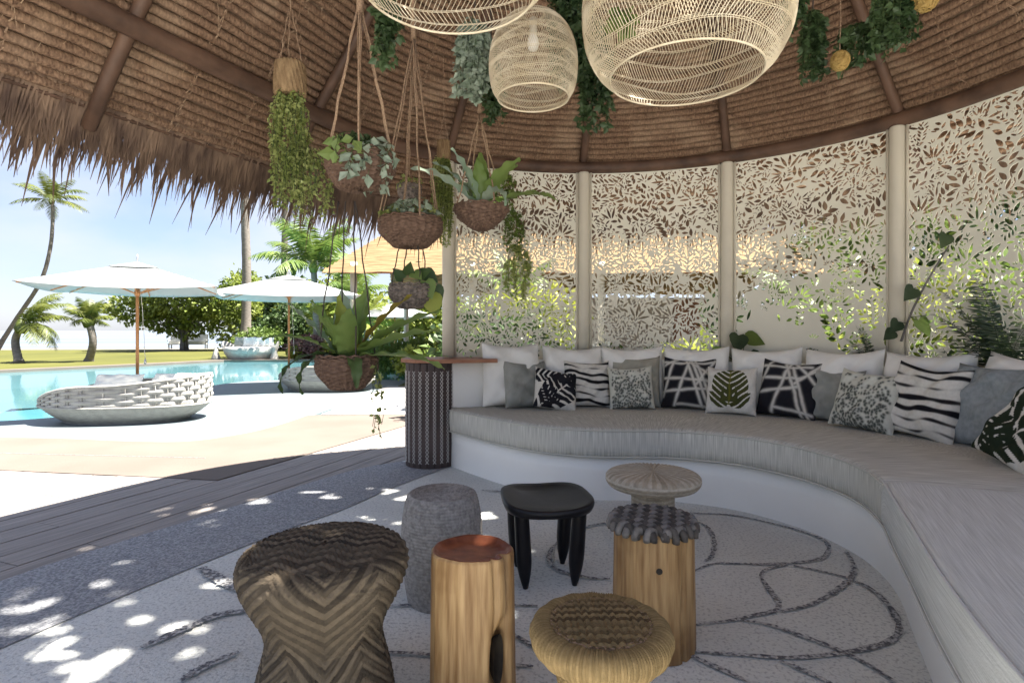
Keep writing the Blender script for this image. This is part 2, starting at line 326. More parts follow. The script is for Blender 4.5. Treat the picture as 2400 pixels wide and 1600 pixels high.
# far deck, boards across
deck2 = slab('poolside_deck', [(-2.55, 7.6), (1.15, 7.6), (1.15, 11.4), (-2.35, 11.4)], -.3, -.05, m_soil)
m_plankp = M('pale_plank', (.52, .50, .48), .75, (.62, .60, .58), 5, (1, 6, 6), detail=6)  # paler tone than the near deck planks
for i in range(26):
    y = 7.6+i*.146
    MB().box((-.70+.01*(i % 3), y+.07, -.022), (3.70-.004*i, .136, .045)).build('plank', m_plankp, deck2)
# pavilion floor: washed pebbles with a dark pebble border and inlaid arcs
edge = [(-2.95, .2), (-2.62, 1.4), (-2.26, 2.51), (-2.17, 2.74), (-1.93, 3.22), (-1.70, 3.68), (-1.435, 4.2), (-1.2, 4.58), (-.95, 4.80), (-.7, 5.2), (-.6, 5.6)]
es = spline(edge, 60); es[:, 0] += .012*np.sin(np.arange(60)*1.9)
slab('pavilion_floor', [tuple(p) for p in es[::-1]]+[(-2.9, -3), (3.6, -3), (3.6, 5.6)], -.25, .012, m_floor)
inner = [(-2.35, .2), (-2.02, 1.35), (-1.72, 2.12), (-1.56, 2.5), (-1.27, 3.12), (-1.05, 3.5), (-.86, 3.95), (-.62, 4.42), (-.50, 4.62)]
ins = spline(inner, 50); eo = spline(edge[:9], 50)
mb = MB(); mb.add([(p[0]+.006, p[1], .0165) for p in eo]+[(p[0], p[1], .0165) for p in ins], [(i, 50+i, 51+i, i+1) for i in range(49)])
tag(mb.build('pebble_border', m_band), kind='structure')
def inlay(pts, wd=.036, z=.0165, n=40):
    c = spline(pts, n); mb = MB(); vs = []
    for i, p in enumerate(c):
        t = c[min(i+1, n-1)]-c[max(i-1, 0)]; t /= np.linalg.norm(t)+1e-9; k = .62*wd/2*(1+.35*math.sin(i*2.1)*.5+.25*random.uniform(-1, 1))*(.65+.5*math.sin(math.pi*min(1, i/(n-1)*1.0)))
        vs += [(p[0]-t[1]*k, p[1]+t[0]*k, z), (p[0]+t[1]*k, p[1]-t[0]*k, z)]
    mb.add(vs, [(2*i+1, 2*i+3, 2*i+2, 2*i) for i in range(n-1)])
    tag(mb.build('pebble_inlay', m_inlay), kind='structure')
zz = iter([.0165+.0004*i for i in range(60)])
def G(*p): return [tuple(gnd(x, y))[:2] for x, y in p]
for pts, wd in ((G((1616, 1207), (1720, 1213), (1830, 1237), (1900, 1258), (1935, 1275), (1942, 1296), (1925, 1315), (1880, 1324), (1800, 1329), (1750, 1328), (1670, 1328), (1624, 1347)), .034),
    (G((1630, 1226), (1660, 1243), (1674, 1275), (1668, 1310), (1652, 1322)), .036),
    (G((1845, 1331), (1800, 1340), (1784, 1357), (1800, 1385), (1825, 1420), (1815, 1440), (1760, 1452), (1720, 1462), (1622, 1474)), .032),
    (G((1984, 1300), (2000, 1330), (1996, 1360), (1960, 1392), (1900, 1425), (1830, 1442)), .036),
    (G((1860, 1333), (1920, 1345), (1985, 1362), (2040, 1388), (2085, 1430), (2108, 1480), (2090, 1510), (2030, 1530), (1940, 1545), (1850, 1552), (1740, 1545), (1622, 1538)), .036),
    (G((1740, 1463), (1800, 1473), (1870, 1497), (1950, 1527), (2020, 1560), (2100, 1610)), .032),
    (G((1622, 1548), (1680, 1575), (1760, 1612)), .036), (G((1830, 1560), (1890, 1585), (1950, 1615)), .032),
    (G((1128, 1154), (1200, 1160), (1330, 1180), (1400, 1184)), .03), (G((1420, 1232), (1380, 1240), (1330, 1262), (1290, 1300), (1300, 1340), (1380, 1362), (1430, 1365)), .034),
    (G((900, 1430), (1000, 1427), (1120, 1425), (1260, 1430)), .034), (G((880, 1540), (990, 1545), (1100, 1560), (1250, 1575)), .03),
    (G((330, 1530), (420, 1490), (520, 1450), (640, 1440)), .06), (G((560, 1540), (480, 1575), (420, 1610)), .05), (G((470, 1340), (540, 1380), (600, 1400)), .09),
    (G((1010, 1610), (1080, 1590), (1180, 1580)), .03), (G((1270, 1540), (1200, 1500), (1130, 1490)), .03)):
    inlay(pts, wd, next(zz))
# ================================================================== pavilion: ring beam, rafters, thatch, columns, screens
C0 = np.array((.67, 2.79)); RB = 2.36; ZB = 2.59; SL = 1.23
def ring(a, r=RB, z=0.0): return Vector((C0[0]+r*math.cos(R(a)), C0[1]+r*math.sin(R(a)), z))
def bcurve():                              # plan of the beam with outward normals, from the right round to the open left side
    pts = []; a = -59.0
    while a <= 121.01: pts.append((*(C0+RB*np.array((math.cos(R(a)), math.sin(R(a))))), a)); a += 2
    p = np.array(pts[-1][:2]); th = 121.0; st = .055
    for i in range(22): th += 35/22; p = p+st*np.array((-math.sin(R(th)), math.cos(R(th)))); pts.append((*p, th))
    for i in range(30): p = p+.09*np.array((-math.sin(R(th)), math.cos(R(th)))); pts.append((*p, th))
    return np.array(pts)
BC = bcurve(); BS = np.concatenate([[0], np.cumsum(np.linalg.norm(np.diff(BC[:, :2], axis=0), axis=1))])
S_B = float(np.interp(90.5, BC[:, 2], BS))            # arc length at the middle column
def bev(s):
    return np.array([np.interp(s, BS, BC[:, 0]), np.interp(s, BS, BC[:, 1])]), float(np.interp(s, BS, BC[:, 2]))
def roofp(s, o, dz=0.0):                   # a point on the roof slope: o metres outwards of the beam
    p, th = bev(s); q = p+o*np.array((math.cos(R(th)), math.sin(R(th)))); return np.array((q[0], q[1], 2.755-SL*o+dz))
BAY = 1.235
def rdir3(g): v = g.normal(size=3); return v/np.linalg.norm(v)
m_fringe_light = M('loose_straw', (.24, .155, .095), .9, (.44, .32, .21), 30)
roof = empty('thatched_roof', (C0[0], C0[1], 0), 'conical brown palm thatch roof with ragged straw eaves over the curved bench', 'roof', world=True)
mb = MB(); ss = np.arange(.2, BS[-1], .09); mb.tube([(*bev(s)[0], ZB) for s in ss], .053, 12); mb.build('ring_beam', m_beam, roof, True)
mb = MB(); mb.tube([tuple(roofp(s, -1.02, -.15)) for s in ss], .038, 8); mb.build('upper_ring_beam', m_beam, roof, True)
raft_s = [S_B+BAY*k for k in range(-4, 6)]
for s in raft_s:
    mb = MB(); n = 14; jit = random.uniform(-.01, .01)
    mb.tube([tuple(roofp(s+jit*math.sin(i), .40-2.3*i/(n-1), -.098)) for i in range(n)], [.036*(1+.06*math.sin(i*1.3)) for i in range(n)], 9); mb.build('rafter', m_beam, roof, True)
# thatch rows: one rounded bundle per row and bay, nearest 42 rows of the seven bays in view
ROWP = .05; cs = 1/math.hypot(1, SL)
def thatch_row(k, s0, s1, seed):
    n = max(10, int((s1-s0)/.025)); o = .36-k*ROWP*cs; prof = 6
    rr = np.random.default_rng(seed); P = np.zeros((prof, n, 3)); ph = rr.uniform(0, 9)
    for i in range(n):
        s = s0+(s1-s0)*i/(n-1); base = roofp(s, o); th = R(bev(s)[1])
        nrm = np.array((-math.cos(th)*SL, -math.sin(th)*SL, -1.0))*cs      # down into the room
        up = np.array((-math.cos(th), -math.sin(th), SL))*cs               # up the slope
        wv = .006*math.sin(s*4.1+ph)+.004*math.sin(s*11+ph*2)+rr.normal(0, .0008)
        dp = 1+.12*math.sin(s*7.3+ph)+rr.normal(0, .085)
        for j in range(prof):
            t = j/(prof-1); P[j, i] = base+up*(wv*.7-math.cos(math.pi*t)*.5*ROWP*.97)+nrm*(.036*dp*math.sin(math.pi*t)**.85*(1.2-.4*t)-.006)
    return grid('thatch_row', P, m_thatch, roof, True)
for b in range(-3, 4):
    for k in range(42):
        thatch_row(k, S_B+BAY*b+.004, S_B+BAY*(b+1)-.004, 1000*b+k+5000)
# sewing lines: cane stitches across the rows, two per bay
mb = MB()
for b in range(-3, 4):
    for f in (.34, .67):
        s = S_B+BAY*(b+f)
        for k in range(44):
            o = .355-(k-.5)*ROWP*cs
            for q in range(2):
                p = roofp(s+random.uniform(-.012, .012), o, -.035); p2 = roofp(s+random.uniform(-.022, .022), o-.045*cs, -.04); mb.tube([p, p2], .0026, 3, False)
tag(mb.build('cane_stitching', m_rope, roof), kind='stuff')
# closed outer layer of the roof
so = np.linspace(.05, BS[-1], 150); oo = [.40, .2, 0, -.3, -.6, -.85, -1.0]
P = np.array([[roofp(s, o, .045) for s in so] for o in oo]); P2 = np.array([[roofp(s, o, .16) for s in so] for o in oo[::-1]])
grid('thatch_cover', np.concatenate([P, P2]), m_cover, roof, False)
# crown of the roof, out of view: thatch with gaps made to cast sun flecks
rng2 = np.random.default_rng(11)
def flecky(x, y): return smooth_noise(np.array(x*8.3), np.array(y*7.7), 3) > .30
V = []
so2 = np.linspace(.05, BS[-1], 100)
for s0, s1 in zip(so2[:-1], so2[1:]):
    for o in np.arange(-1.0, -2.36, -.055):
        c = roofp(s0, o)
        if not (flecky(c[0], c[1]) and rng2.random() < .7):
            j = rng2.uniform(-.02, .02, 4); V.append([roofp(s0-.04+j[0], o+.05, .08), roofp(s1+.04+j[1], o+.05, .08), roofp(s1+.04+j[2], o-.035, .075), roofp(s0-.04+j[3], o-.035, .075)])
tag(np_quads('crown_thatch', V, m_cover, roof), kind='stuff')
# unseen cap added to block the sun; its gaps shape the floor flecks
V = []; cx0, cy0 = .25, 1.75
for x in np.arange(-1.7, 2.3, .075):
    for y in np.arange(.05, 3.5, .075):
        d = math.hypot(x-cx0, (y-cy0)*.95)
        if d < 1.75 and not (flecky(x, y) and rng2.random() < .8):
            z = 5.35-.35*d; a = rng2.uniform(-.5, .5); w_ = .058; ca, sa = math.cos(a)*w_, math.sin(a)*w_; V.append([(x-ca+sa, y-sa-ca, z), (x+ca+sa, y+sa-ca, z), (x+ca-sa, y+sa+ca, z+.01), (x-ca-sa, y-sa+ca, z+.01)])
tag(np_quads('fleck_blocker', V, m_cover, roof), kind='stuff')
# loose fibres and frayed ends hanging out of the rows
rr3 = np.random.default_rng(9); V = []
for i in range(5200):
    s = rr3.uniform(S_B-3*BAY, S_B+4*BAY); k = rr3.integers(0, 42); o = .36-k*ROWP*cs+rr3.uniform(-.012, .0); p = roofp(s, o, -.030); th = R(bev(s)[1]); tan = np.array((-math.sin(th), math.cos(th), 0)); dn = np.array((math.cos(th), math.sin(th), -SL))*cs
    ln = rr3.uniform(.015, .05)*(2.2 if rr3.random() < .08 else 1); d = dn*rr3.uniform(.3, 1)+tan*rr3.normal(0, .7)+np.array((0, 0, -rr3.uniform(.2, .9))); d /= np.linalg.norm(d); w_ = np.cross(d, rdir3(rr3))*rr3.uniform(.0008, .0018); V.append([p-w_, p+w_, p+d*ln+w_*.3, p+d*ln-w_*.3])
tag(np_quads('loose_straw', V, m_fringe_light, roof), kind='stuff')
# eave: batten and hanging straw
mb = MB(); mb.tube([tuple(roofp(s, .375, -.03)) for s in ss], .012, 6); mb.build('eave_batten', m_beam, roof, True)
def fringe(n, o0, l0, l1, w0, seed, dz=0.0):
    rr = np.random.default_rng(seed); V = []
    for i in range(n):
        s = rr.uniform(.1, BS[-1]); p = roofp(s, o0+rr.normal(0, .008), dz-.012+rr.normal(0, .01)); th = R(bev(s)[1]); out_ = np.array((math.cos(th), math.sin(th), 0)); tan = np.array((-out_[1], out_[0], 0))
        ln = rr.uniform(l0, l1)*(1.35 if rr.random() < .07 else 1); wd = w0*rr.uniform(.6, 1.5); sw = rr.normal(.06, .10); k = rr.uniform(.42, .62); cu = rr.normal(0, .06)
        q = []
        for t in (0, .35, .7, 1.0):
            c = p+out_*(ln*(k*t-.16*t*t))+np.array((0, 0, -ln*(.72*t+.17*t*t)))+tan*(ln*(sw*t+cu*t*t)); w_ = wd*(1, 1.0, .8, .12)[int(round(t*3))]
            q.append((c-tan*w_, c+tan*w_))
        for a, b in zip(q[:-1], q[1:]): V.append([a[0], a[1], b[1], b[0]])
    return V
tag(np_quads('eave_straw', fringe(6500, .35, .20, .31, .0046, 1)+fringe(5000, .33, .27, .40, .0052, 2, .02)+fringe(1500, .36, .34, .50, .0075, 3, .01), m_fringe, roof), kind='stuff')
# ------------------------------------------------------------------ columns and cut-out screens
def cyl_column(a, z0, label, r=.052):
    p = ring(a); o = empty('pavilion_column', (p.x, p.y, z0), label, 'column', 'cream columns between the cut-out screens')
    h = ZB-.045-z0
    mb = MB(); mb.lathe([(r*1.0, 0), (r*1.02, h*.3), (r*.99, h*.7), (r, h-.01), (r*.9, h)], 20); mb.build('shaft', m_cream, o, True)
    mb = MB(); mb.lathe([(r*.86, h), (r*.86, h+.02), (r*.4, h+.05)], 14); mb.build('top_cap', m_beam, o, True)
cyl_column(120.8, .905, 'cream round column standing on the reddish counter plank behind the lashed slat pillar')
cyl_column(90.5, .80, 'cream round column behind the second and third white cushions')
cyl_column(60.5, .80, 'cream round column with broad dark leaves growing at its foot')
cyl_column(30.5, .80, 'cream round column beside the climbing vine stem')
cyl_column(0.5, .80, 'cream round column behind the tall fern and the blue-grey cushion')
def screen(a0, a1, seed, dens, label, cnt=1900):
    z0, z1 = .86, 2.555; arc = R(a0-a1)*RB; cell = .0057
    nx, ny = int(arc/cell), int((z1-z0)/cell); xs = np.linspace(0, arc, nx+1); ys = np.linspace(0, z1-z0, ny+1)
    Fd = np.full((nx+1, ny+1), -1.0); rr = np.random.default_rng(seed); H = z1-z0
    def hole(cx, cy, ang, a, b):
        pad = .006; a_in = a; a = a+pad
        i0, i1 = max(0, int((cx-a)/cell)), min(nx, int((cx+a)/cell)+2); j0, j1 = max(0, int((cy-a)/cell)), min(ny, int((cy+a)/cell)+2)
        if i1 <= i0 or j1 <= j0: return
        X, Y = np.meshgrid(xs[i0:i1]-cx, ys[j0:j1]-cy, indexing='ij'); u = X*math.cos(ang)+Y*math.sin(ang); v = -X*math.sin(ang)+Y*math.cos(ang)
        f = np.where(np.abs(u) < a_in, b*(1-(u/a_in)**2)*(1-.35*u/a_in), a_in-np.abs(u))-np.abs(v); cur = Fd[i0:i1, j0:j1]; ins_ = f > 0
        if not ins_.any() or cur[ins_].max() > -.32: return
        Fd[i0:i1, j0:j1] = np.maximum(cur, f/.01)
    nb = 0
    while nb < cnt:
        x, y = rr.uniform(.05, arc-.05), rr.uniform(.04, H-.05)
        cl = .64+.7*float(smooth_noise(np.array(x*5.5), np.array(y*4.2), seed))
        if rr.random() > dens(x/arc, y/H)*np.clip(cl, .10, 1): nb += 1; continue
        nb += 1; ang = rr.normal(math.pi/2, .9); kind = rr.random()
        if kind < .42:                       # a sprig: leaves in pairs along a stem
            n = rr.integers(4, 9); big = 2.0 if nb < 420 else 1.0; le = rr.uniform(.011, .024)*big; wd = le*rr.uniform(.24, .40)
            for i in range(n):
                px_, py_ = x+math.cos(ang)*i*le*.95, y+math.sin(ang)*i*le*.95; ang += rr.normal(0, .10)
                for sg in (-1, 1):
                    b_ = ang+sg*rr.uniform(.7, 1.0); hole(px_+math.cos(b_)*le*1.1, py_+math.sin(b_)*le*1.1, b_, le*.9, wd)
        elif kind < .72:                     # a fan of narrow blades
            n = rr.integers(4, 8); le = rr.uniform(.016, .034)*(1.9 if nb < 420 else 1); a_ = ang-.8
            for i in range(n): b_ = a_+1.8*i/(n-1); hole(x+math.cos(b_)*le*1.25, y+math.sin(b_)*le*1.25, b_, le*rr.uniform(.8, 1.05), le*.17)
        else:                                # single leaves
            for i in range(4): hole(x+rr.normal(0, .085), y+rr.normal(0, .085), rr.uniform(0, 6.3), rr.uniform(.014, .04), rr.uniform(.005, .013))
    ed = .028
    Fd[:, ys < ed] = -1; Fd[:, ys > H-ed] = -1; Fd[xs < .066, :] = -1; Fd[xs > arc-.066, :] = -1
    # thin slot between frame and column
    Fd = np.minimum(Fd, 1.0); ins = Fd < 0; vs = []; fs = []
    def P3(x, y, r_): a = R(a0)-x/RB; return (C0[0]+r_*math.cos(a), C0[1]+r_*math.sin(a), z0+y)
    r1, r2 = RB-.0016, RB+.0016
    def emit(poly2, walls):
        b = len(vs); n = len(poly2)
        for x, y in poly2: vs.append(P3(x, y, r1))
        fs.append(tuple(range(b, b+n)))
        b2 = len(vs)
        for x, y in poly2: vs.append(P3(x, y, r2))
        fs.append(tuple(range(b2+n-1, b2-1, -1)))
        for i in walls: fs.append((b+(i+1) % n, b+i, b2+i, b2+(i+1) % n))
    for j in range(ny):
        i = 0
        full = ins[:-1, j] & ins[1:, j] & ins[:-1, j+1] & ins[1:, j+1]; anyi = ins[:-1, j] | ins[1:, j] | ins[:-1, j+1] | ins[1:, j+1]
        while i < nx:
            if full[i]:
                k = i
                while k < nx and full[k] and k-i < 9: k += 1
                emit([(xs[i], ys[j]), (xs[k], ys[j]), (xs[k], ys[j+1]), (xs[i], ys[j+1])], ()); i = k; continue
            if anyi[i]:
                cs_ = [(xs[i], ys[j], Fd[i, j]), (xs[i+1], ys[j], Fd[i+1, j]), (xs[i+1], ys[j+1], Fd[i+1, j+1]), (xs[i], ys[j+1], Fd[i, j+1])]; po = []; cutp = []
                for q in range(4):
                    a, b = cs_[q], cs_[(q+1) % 4]
                    if a[2] < 0: po.append(a[:2])
                    if (a[2] < 0) != (b[2] < 0):
                        t = a[2]/(a[2]-b[2]); cutp.append(len(po)); po.append((a[0]+(b[0]-a[0])*t, a[1]+(b[1]-a[1])*t))
                if len(po) >= 3:
                    wl = [q for q in range(len(po)) if q in cutp and (q+1) % len(po) in cutp]
                    emit(po, wl)
            i += 1
    me = bpy.data.meshes.new('cut_out_screen'); me.from_pydata(vs, [], fs); me.update()
    o = empty('cut_out_screen', ring((a0+a1)/2, RB, z0), label, 'screen', 'laser-cut leaf screens behind the bench', world=True)
    mesh_obj('panel', me, m_screen, o)
    for a_ in (a0-1.55, a1+1.55):
        mb = MB(); mb.tube([tuple(ring(a_, RB-.004, z)) for z in np.linspace(z0, z1, 5)], .010, 6); mb.build('edge_frame', m_cream, o, True)
    mb = MB(); mb.tube([tuple(ring(a_, RB-.004, z1)) for a_ in np.linspace(a0-1.4, a1+1.4, 14)], .011, 6); mb.build('top_frame', m_cream, o, True)
screen(120.8, 90.5, 21, lambda u, v: 1-.4*(v < .08), 'cream cut-out screen with green vine trailing over it beside the lashed pillar', 2600)
screen(90.5, 60.5, 22, lambda u, v: 1-.3*(v < .08), 'densely pierced cream leaf screen behind the two crossed-line cushions', 2600)
screen(60.5, 30.5, 23, lambda u, v: .95 if v > .42 else (.6 if v > .25 else (.06 if u < .6 else .3)), 'cream leaf screen left mostly solid along its lower half')
screen(30.5, .5, 24, lambda u, v: 1 if v > .2 else .7, 'cream leaf screen behind the climbing vine and the tall fern', 2400)
# ================================================================== bench, cushions, counter
front = [(-.48, 4.61), (-.27, 4.33), (-.06, 4.07), (.2, 3.83), (.5, 3.70), (.8, 3.675), (1.06, 3.65), (1.37, 3.48), (1.58, 3.2), (1.66, 2.94), (1.667, 2.68), (1.59, 2.40), (1.445, 2.1), (1.3, 1.8), (1.12, 1.43), (.96, 1.05), (.85, .7)]
back_a = [122.3, 120.5, 117, 112, 98, 82, 66, 45, 26, 9.7, -6, -21, -41, -56, -68, -78, -82]
NB = 160; fs_ = spline(front, NB); ba = spline([(a, 0) for a in back_a], NB)[:, 0]
RBACK = 2.19; ZS = .487; ZB0 = .285
bk = np.array([C0+RBACK*np.array((math.cos(R(a)), math.sin(R(a)))) for a in ba])
bench = empty('built_in_bench', (fs_[70][0], fs_[70][1], 0), 'white plastered built-in bench sweeping in a curve along the screens', 'bench', world=True)
def band(i0, i1, prof, name, mat, parent, r0=0, r1=0):     # prof: (inset from front in metres, z)
    P = []; L_ = np.concatenate([[0], np.cumsum(np.linalg.norm(np.diff(fs_, axis=0), axis=1))])
    UV = []; run = 0
    for k, (d, z) in enumerate(prof):
        if k: run += math.hypot(min(d, 9)-min(prof[k-1][0], 9), z-prof[k-1][1])
        row = []; uvr = []
        for i in range(i0, i1):
            f, b = fs_[i], bk[i]; v = b-f; ln = np.linalg.norm(v); t = fs_[min(i+1, NB-1)]-fs_[max(i-1, 0)]; t /= np.linalg.norm(t); nrm = np.array((-t[1], t[0]))   # towards the back
            if ln < 1e-6: v = nrm; ln = 1e-6
            dd = min(d, ln*.98) if d < 9 else ln
            q = f+v/ln*dd if d >= 0 else f-nrm*(-d)
            e_ = [.72, .90, .97]; f_ = (e_[i-i0] if r0 and i-i0 < 3 else 1)*(e_[i1-1-i] if r1 and i1-1-i < 3 else 1)
            row.append((q[0], q[1], ZB0+(z-ZB0)*f_ if z > ZB0 else z)); uvr.append((L_[i], run))
        P.append(row); UV.append(uvr)
    return grid(name, np.array(P), mat, parent, True, uv=np.array(UV))
mb_base = band(0, NB, [(.03, 0), (.03, .02), (.02, .2), (.02, ZB0), (.35, ZB0+.004), (9, ZB0+.004)], 'base', m_white, bench)
# left end face of the base
# backrest wall with planter ledge
aw = np.linspace(123.5, -82, 110)
def arcwall(name, prof, mat, par, aa=aw):
    P = np.array([[tuple(ring(a, r, z)) for a in aa] for r, z in prof]); return grid(name, P, mat, par, True)
arcwall('backrest_wall', [(RBACK, .02), (RBACK, .6), (RBACK, .845), (RBACK+.012, .858), (RBACK+.06, .86), (RBACK+.06, .80)], m_white, bench)
arcwall('planter_soil', [(RBACK+.055, .82), (RBACK+.22, .82)], m_soil, bench)
arcwall('outer_wall', [(RB+.08, .0), (RB+.08, .85), (RB+.07, .86), (RB+.02, .86), (RB+.02, .78)], m_white, bench)
def seat(i0, i1, lab, dz=0.0, mat=None, r0=0, r1=0):
    o = band(i0, i1, [(.30, ZB0+.012), (.02, ZB0+.006), (-.028, ZB0+.03), (-.032, ZB0+.09), (-.032, ZS-.028+dz), (-.026, ZS-.008+dz), (-.010, ZS+dz), (.03, ZS+.003+dz), (.3, ZS+.004+dz), (.6, ZS+dz), (9, ZS-.004+dz)], 'seat_cushion', mat or m_linen, None, r0, r1)
    mb = MB(); pp = []
    for i in range(i0, i1):
        t = fs_[min(i+1, NB-1)]-fs_[max(i-1, 0)]; t /= np.linalg.norm(t); pp.append((fs_[i][0]+t[1]*.033, fs_[i][1]-t[0]*.033, ZB0+.022))
    mb.tube(pp, .006, 6); mb.build('piping', mat or m_linen, o, True)
    mb = MB(); mb.tube([(x, y, ZS-.012+dz) for x, y, z in pp], .0055, 6); mb.build('piping', mat or m_linen, o, True)
    return tag(o, lab, 'cushion', 'long linen seat cushions on the bench')
i_seam = 110
seat(0, i_seam+1, 'long grey-beige linen seat cushion curving in front of the scatter cushions', 0, None, 0, 1)
seat(i_seam, NB, 'shorter grey linen seat cushion butting against the long one at a seam', .022, m_linen2, 1, 0)
# counter pillar clad in lashed slats
pc = Vector((-.675, 4.73, 0)); PR = .205; PH = .855
pil = empty('slat_clad_pillar', pc, 'half-round pillar clad in dark slats with white crossed lashing at the bench end', 'pillar')
MB().lathe([(PR-.018, .0), (PR-.018, PH)], 28).build('core', m_slat, pil, True)
nsl = 22
slat = None
for i in range(nsl):
    a = 2*math.pi*i/nsl
    if slat is None:
        mb = MB(); mb.box((PR-.008, 0, PH/2+.004), (.013, 2*math.pi*PR/nsl*.86, PH-.01)); slat = mb.build('slat', m_slat, pil)
        s_ = slat
    else:
        s_ = slat.copy(); col.objects.link(s_)
    s_.rotation_euler = (0, 0, a)
lash = None
for i in range(nsl):
    a = 2*math.pi*(i+.5)/nsl
    if lash is None:
        mb = MB(); h = .0160; w_ = .0125; z = .055
        while z < PH-.085:
            for s1 in (-1, 1):
                mb.tube([(PR+.0015, -w_*s1, z), (PR+.0035, 0, z+h), (PR+.0015, w_*s1, z+2*h)], .0026, 4, False)
            z += 2*h
        lash = tag(mb.build('lashing', m_lash, pil), kind='stuff'); l_ = lash
    else:
        l_ = lash.copy(); col.objects.link(l_)
    l_.rotation_euler = (0, 0, a)
for z in (.03, PH-.05):
    pass
ct = empty('counter_plank', (pc.x+.2, pc.y, .86), 'reddish-brown wooden counter plank resting on the lashed pillar', 'counter')
def plk(pts, z0, z1, nm): MB().poly(pts, z0, z1).build(nm, m_wood, ct)
plk([(-.43, -.10), (-.30, -.21), (.02, -.235), (.36, -.16), (.34, -.05), (-.43, -.03)], 0, .03, 'board')
plk([(-.43, -.025), (.34, -.045), (.33, .10), (-.10, .22), (-.43, .16)], .001, .031, 'board')
# ------------------------------------------------------------------ scatter cushions
def pillow(name, w_, h_, T, mat, colfn=None, n=30, seed=0, back=(.7, .69, .66)):
    u = np.linspace(-1, 1, n); U, Vv = np.meshgrid(u, u)
    rr = np.random.default_rng(seed); ph = rr.uniform(0, 6, 6)
    def side(sg):
        X = w_/2*U*(1-.07*(1-Vv**2)*(U**2))*(1-.03*np.abs(Vv)); Z = h_/2+h_/2*Vv*(1-.08*(1-U**2)*(Vv**2))
        prof = np.clip((1-U**4)*(1-Vv**4), 0, 1)**.55
        wr = .015*smooth_noise(U*3+ph[0], Vv*3+ph[1], seed)+.008*np.sin(9*U*Vv+ph[2])+.010*np.sin(6*np.arctan2(Vv, U)+ph[4])*np.hypot(U, Vv)+.006*np.sin(14*U+5*Vv+ph[5])*np.clip(-Vv, 0, 1)
        Y = sg*(T/2*prof+wr*prof*.9)+.012*np.sin(2*U+ph[3])*prof
        sag = -.018*(1-U**2)*np.clip(Vv, 0, 1)**2*(h_/.45); Z = Z+sag
        return np.stack([X, Y, Z], -1)
    Fr, Bk = side(-1), side(1)
    # walk up the front and down the back so one closed skin results
    P = np.concatenate([Fr, Bk[::-1][1:]])
    colr = None
    if colfn is not None:
        cf = colfn(U, Vv); cb = np.zeros_like(cf)+np.array(back); colr = np.concatenate([cf, cb[1:]])
    o = grid(name, P, mat, None, True, colr=colr)
    return o
WT = np.array((.66, .64, .58)); BK = np.array((.012, .012, .015)); OL = np.array((.055, .06, .02))
def mixc(mask, a, b): mask = np.clip(mask, 0, 1)[..., None]; return a*(1-mask)+b*mask
def aa(f, k=14): return 1/(1+np.exp(-np.clip(f*k, -30, 30)))
def zebra(ph):
    def f(u, v):
        y = v*3.6+.25*np.sin(u*2.2+ph)+.12*np.sin(u*5+v*3+ph*2)+.10*u
        s = np.sin(y*math.pi*1.9)+.55*np.sin(y*math.pi*.5+ph+u*.8)+.25*np.sin(u*7+v*9+ph)
        return mixc(aa(s-.5, 9), WT, BK)
    return f
def lines(segs, wd=.045):
    def f(u, v):
        d = np.full(u.shape, 9.0)
        for (a, b, c, e) in segs:
            t = np.clip(((u-a)*(c-a)+(v-b)*(e-b))/((c-a)**2+(e-b)**2), 0, 1); d = np.minimum(d, np.hypot(u-a-t*(c-a), v-b-t*(e-b)))
        return mixc(aa(wd-d, 60), BK*1.6, WT)
    return f
LN1 = [(-.95, -.6, -.55, .95), (-.5, -.95, .05, .95), (.55, -1, -.1, .9), (.78, -1, .05, 1), (-1, .12, 1, .05), (-1, -.42, 1, -.2), (.95, -.9, .2, .95), (.3, -.1, .95, .85), (-.95, .6, -.45, .95), (-.4, -.9, 1, -.95), (.1, .75, .95, .15), (-1, .75, .9, .8)]
LN2 = [(-.4, -.95, .0, .95), (.6, -1, -.15, .95), (.8, -1, .1, .8), (-1, -.3, .35, .05), (-1, .25, .4, .35), (.25, .15, .98, .9), (-1, -.2, -.6, .95), (-.35, -.75, .9, -.85), (.2, .95, .9, .2), (.3, .3, 1, .75), (-.9, .7, .7, .82)]
def speckle(seed):
    def f(u, v):
        rr = np.random.default_rng(seed); d = np.full(u.shape, 0.0)
        for i in range(420):
            x = rr.uniform(-.85, .85); y = -1+1.95*rr.random()**1.7
            if y > .35 and rr.random() < .5: y -= .5
            r = rr.uniform(.022, .045); d = np.maximum(d, aa(r-np.hypot((u-x), (v-y)*.8), 90))
        return mixc(d, np.array((.60, .60, .52)), np.array((.035, .045, .04)))
    return f
def monstera_mask(u, v, cx=0, cy=-.55, sc=1.0, rot=0.0, n=6):
    x, y = (u-cx)/sc, (v-cy)/sc; x, y = x*math.cos(rot)+y*math.sin(rot), -x*math.sin(rot)+y*math.cos(rot)
    ax = np.abs(x); th = np.arctan2(y-.05, ax+1e-6); rad = np.hypot(ax, y-.05)
    lim = .62+.62*np.clip(np.sin(th), -1, 1)**2*(th > 0)+.12*np.cos(2*th)*(th < .3)-.10*np.clip(-np.sin(th), 0, 1)
    leaf = (rad < lim*1.0) & ~((y < -.26) & (ax < .04+.5*np.clip(-y-.26, 0, 1)))
    k = (y-.85*ax**1.15*1.0+.55)*n/1.5; sl = np.abs((k % 1)-.5); slit = (sl < .10+.10*np.clip(rad/lim-.4, 0, 1)) & (rad > lim*.42)
    hole = (sl < .13) & (ax > .10) & (ax < .19) & (y > 0) & (y < .95)
    rib = leaf & (ax < .03)
    return leaf & ~slit & ~hole, rib
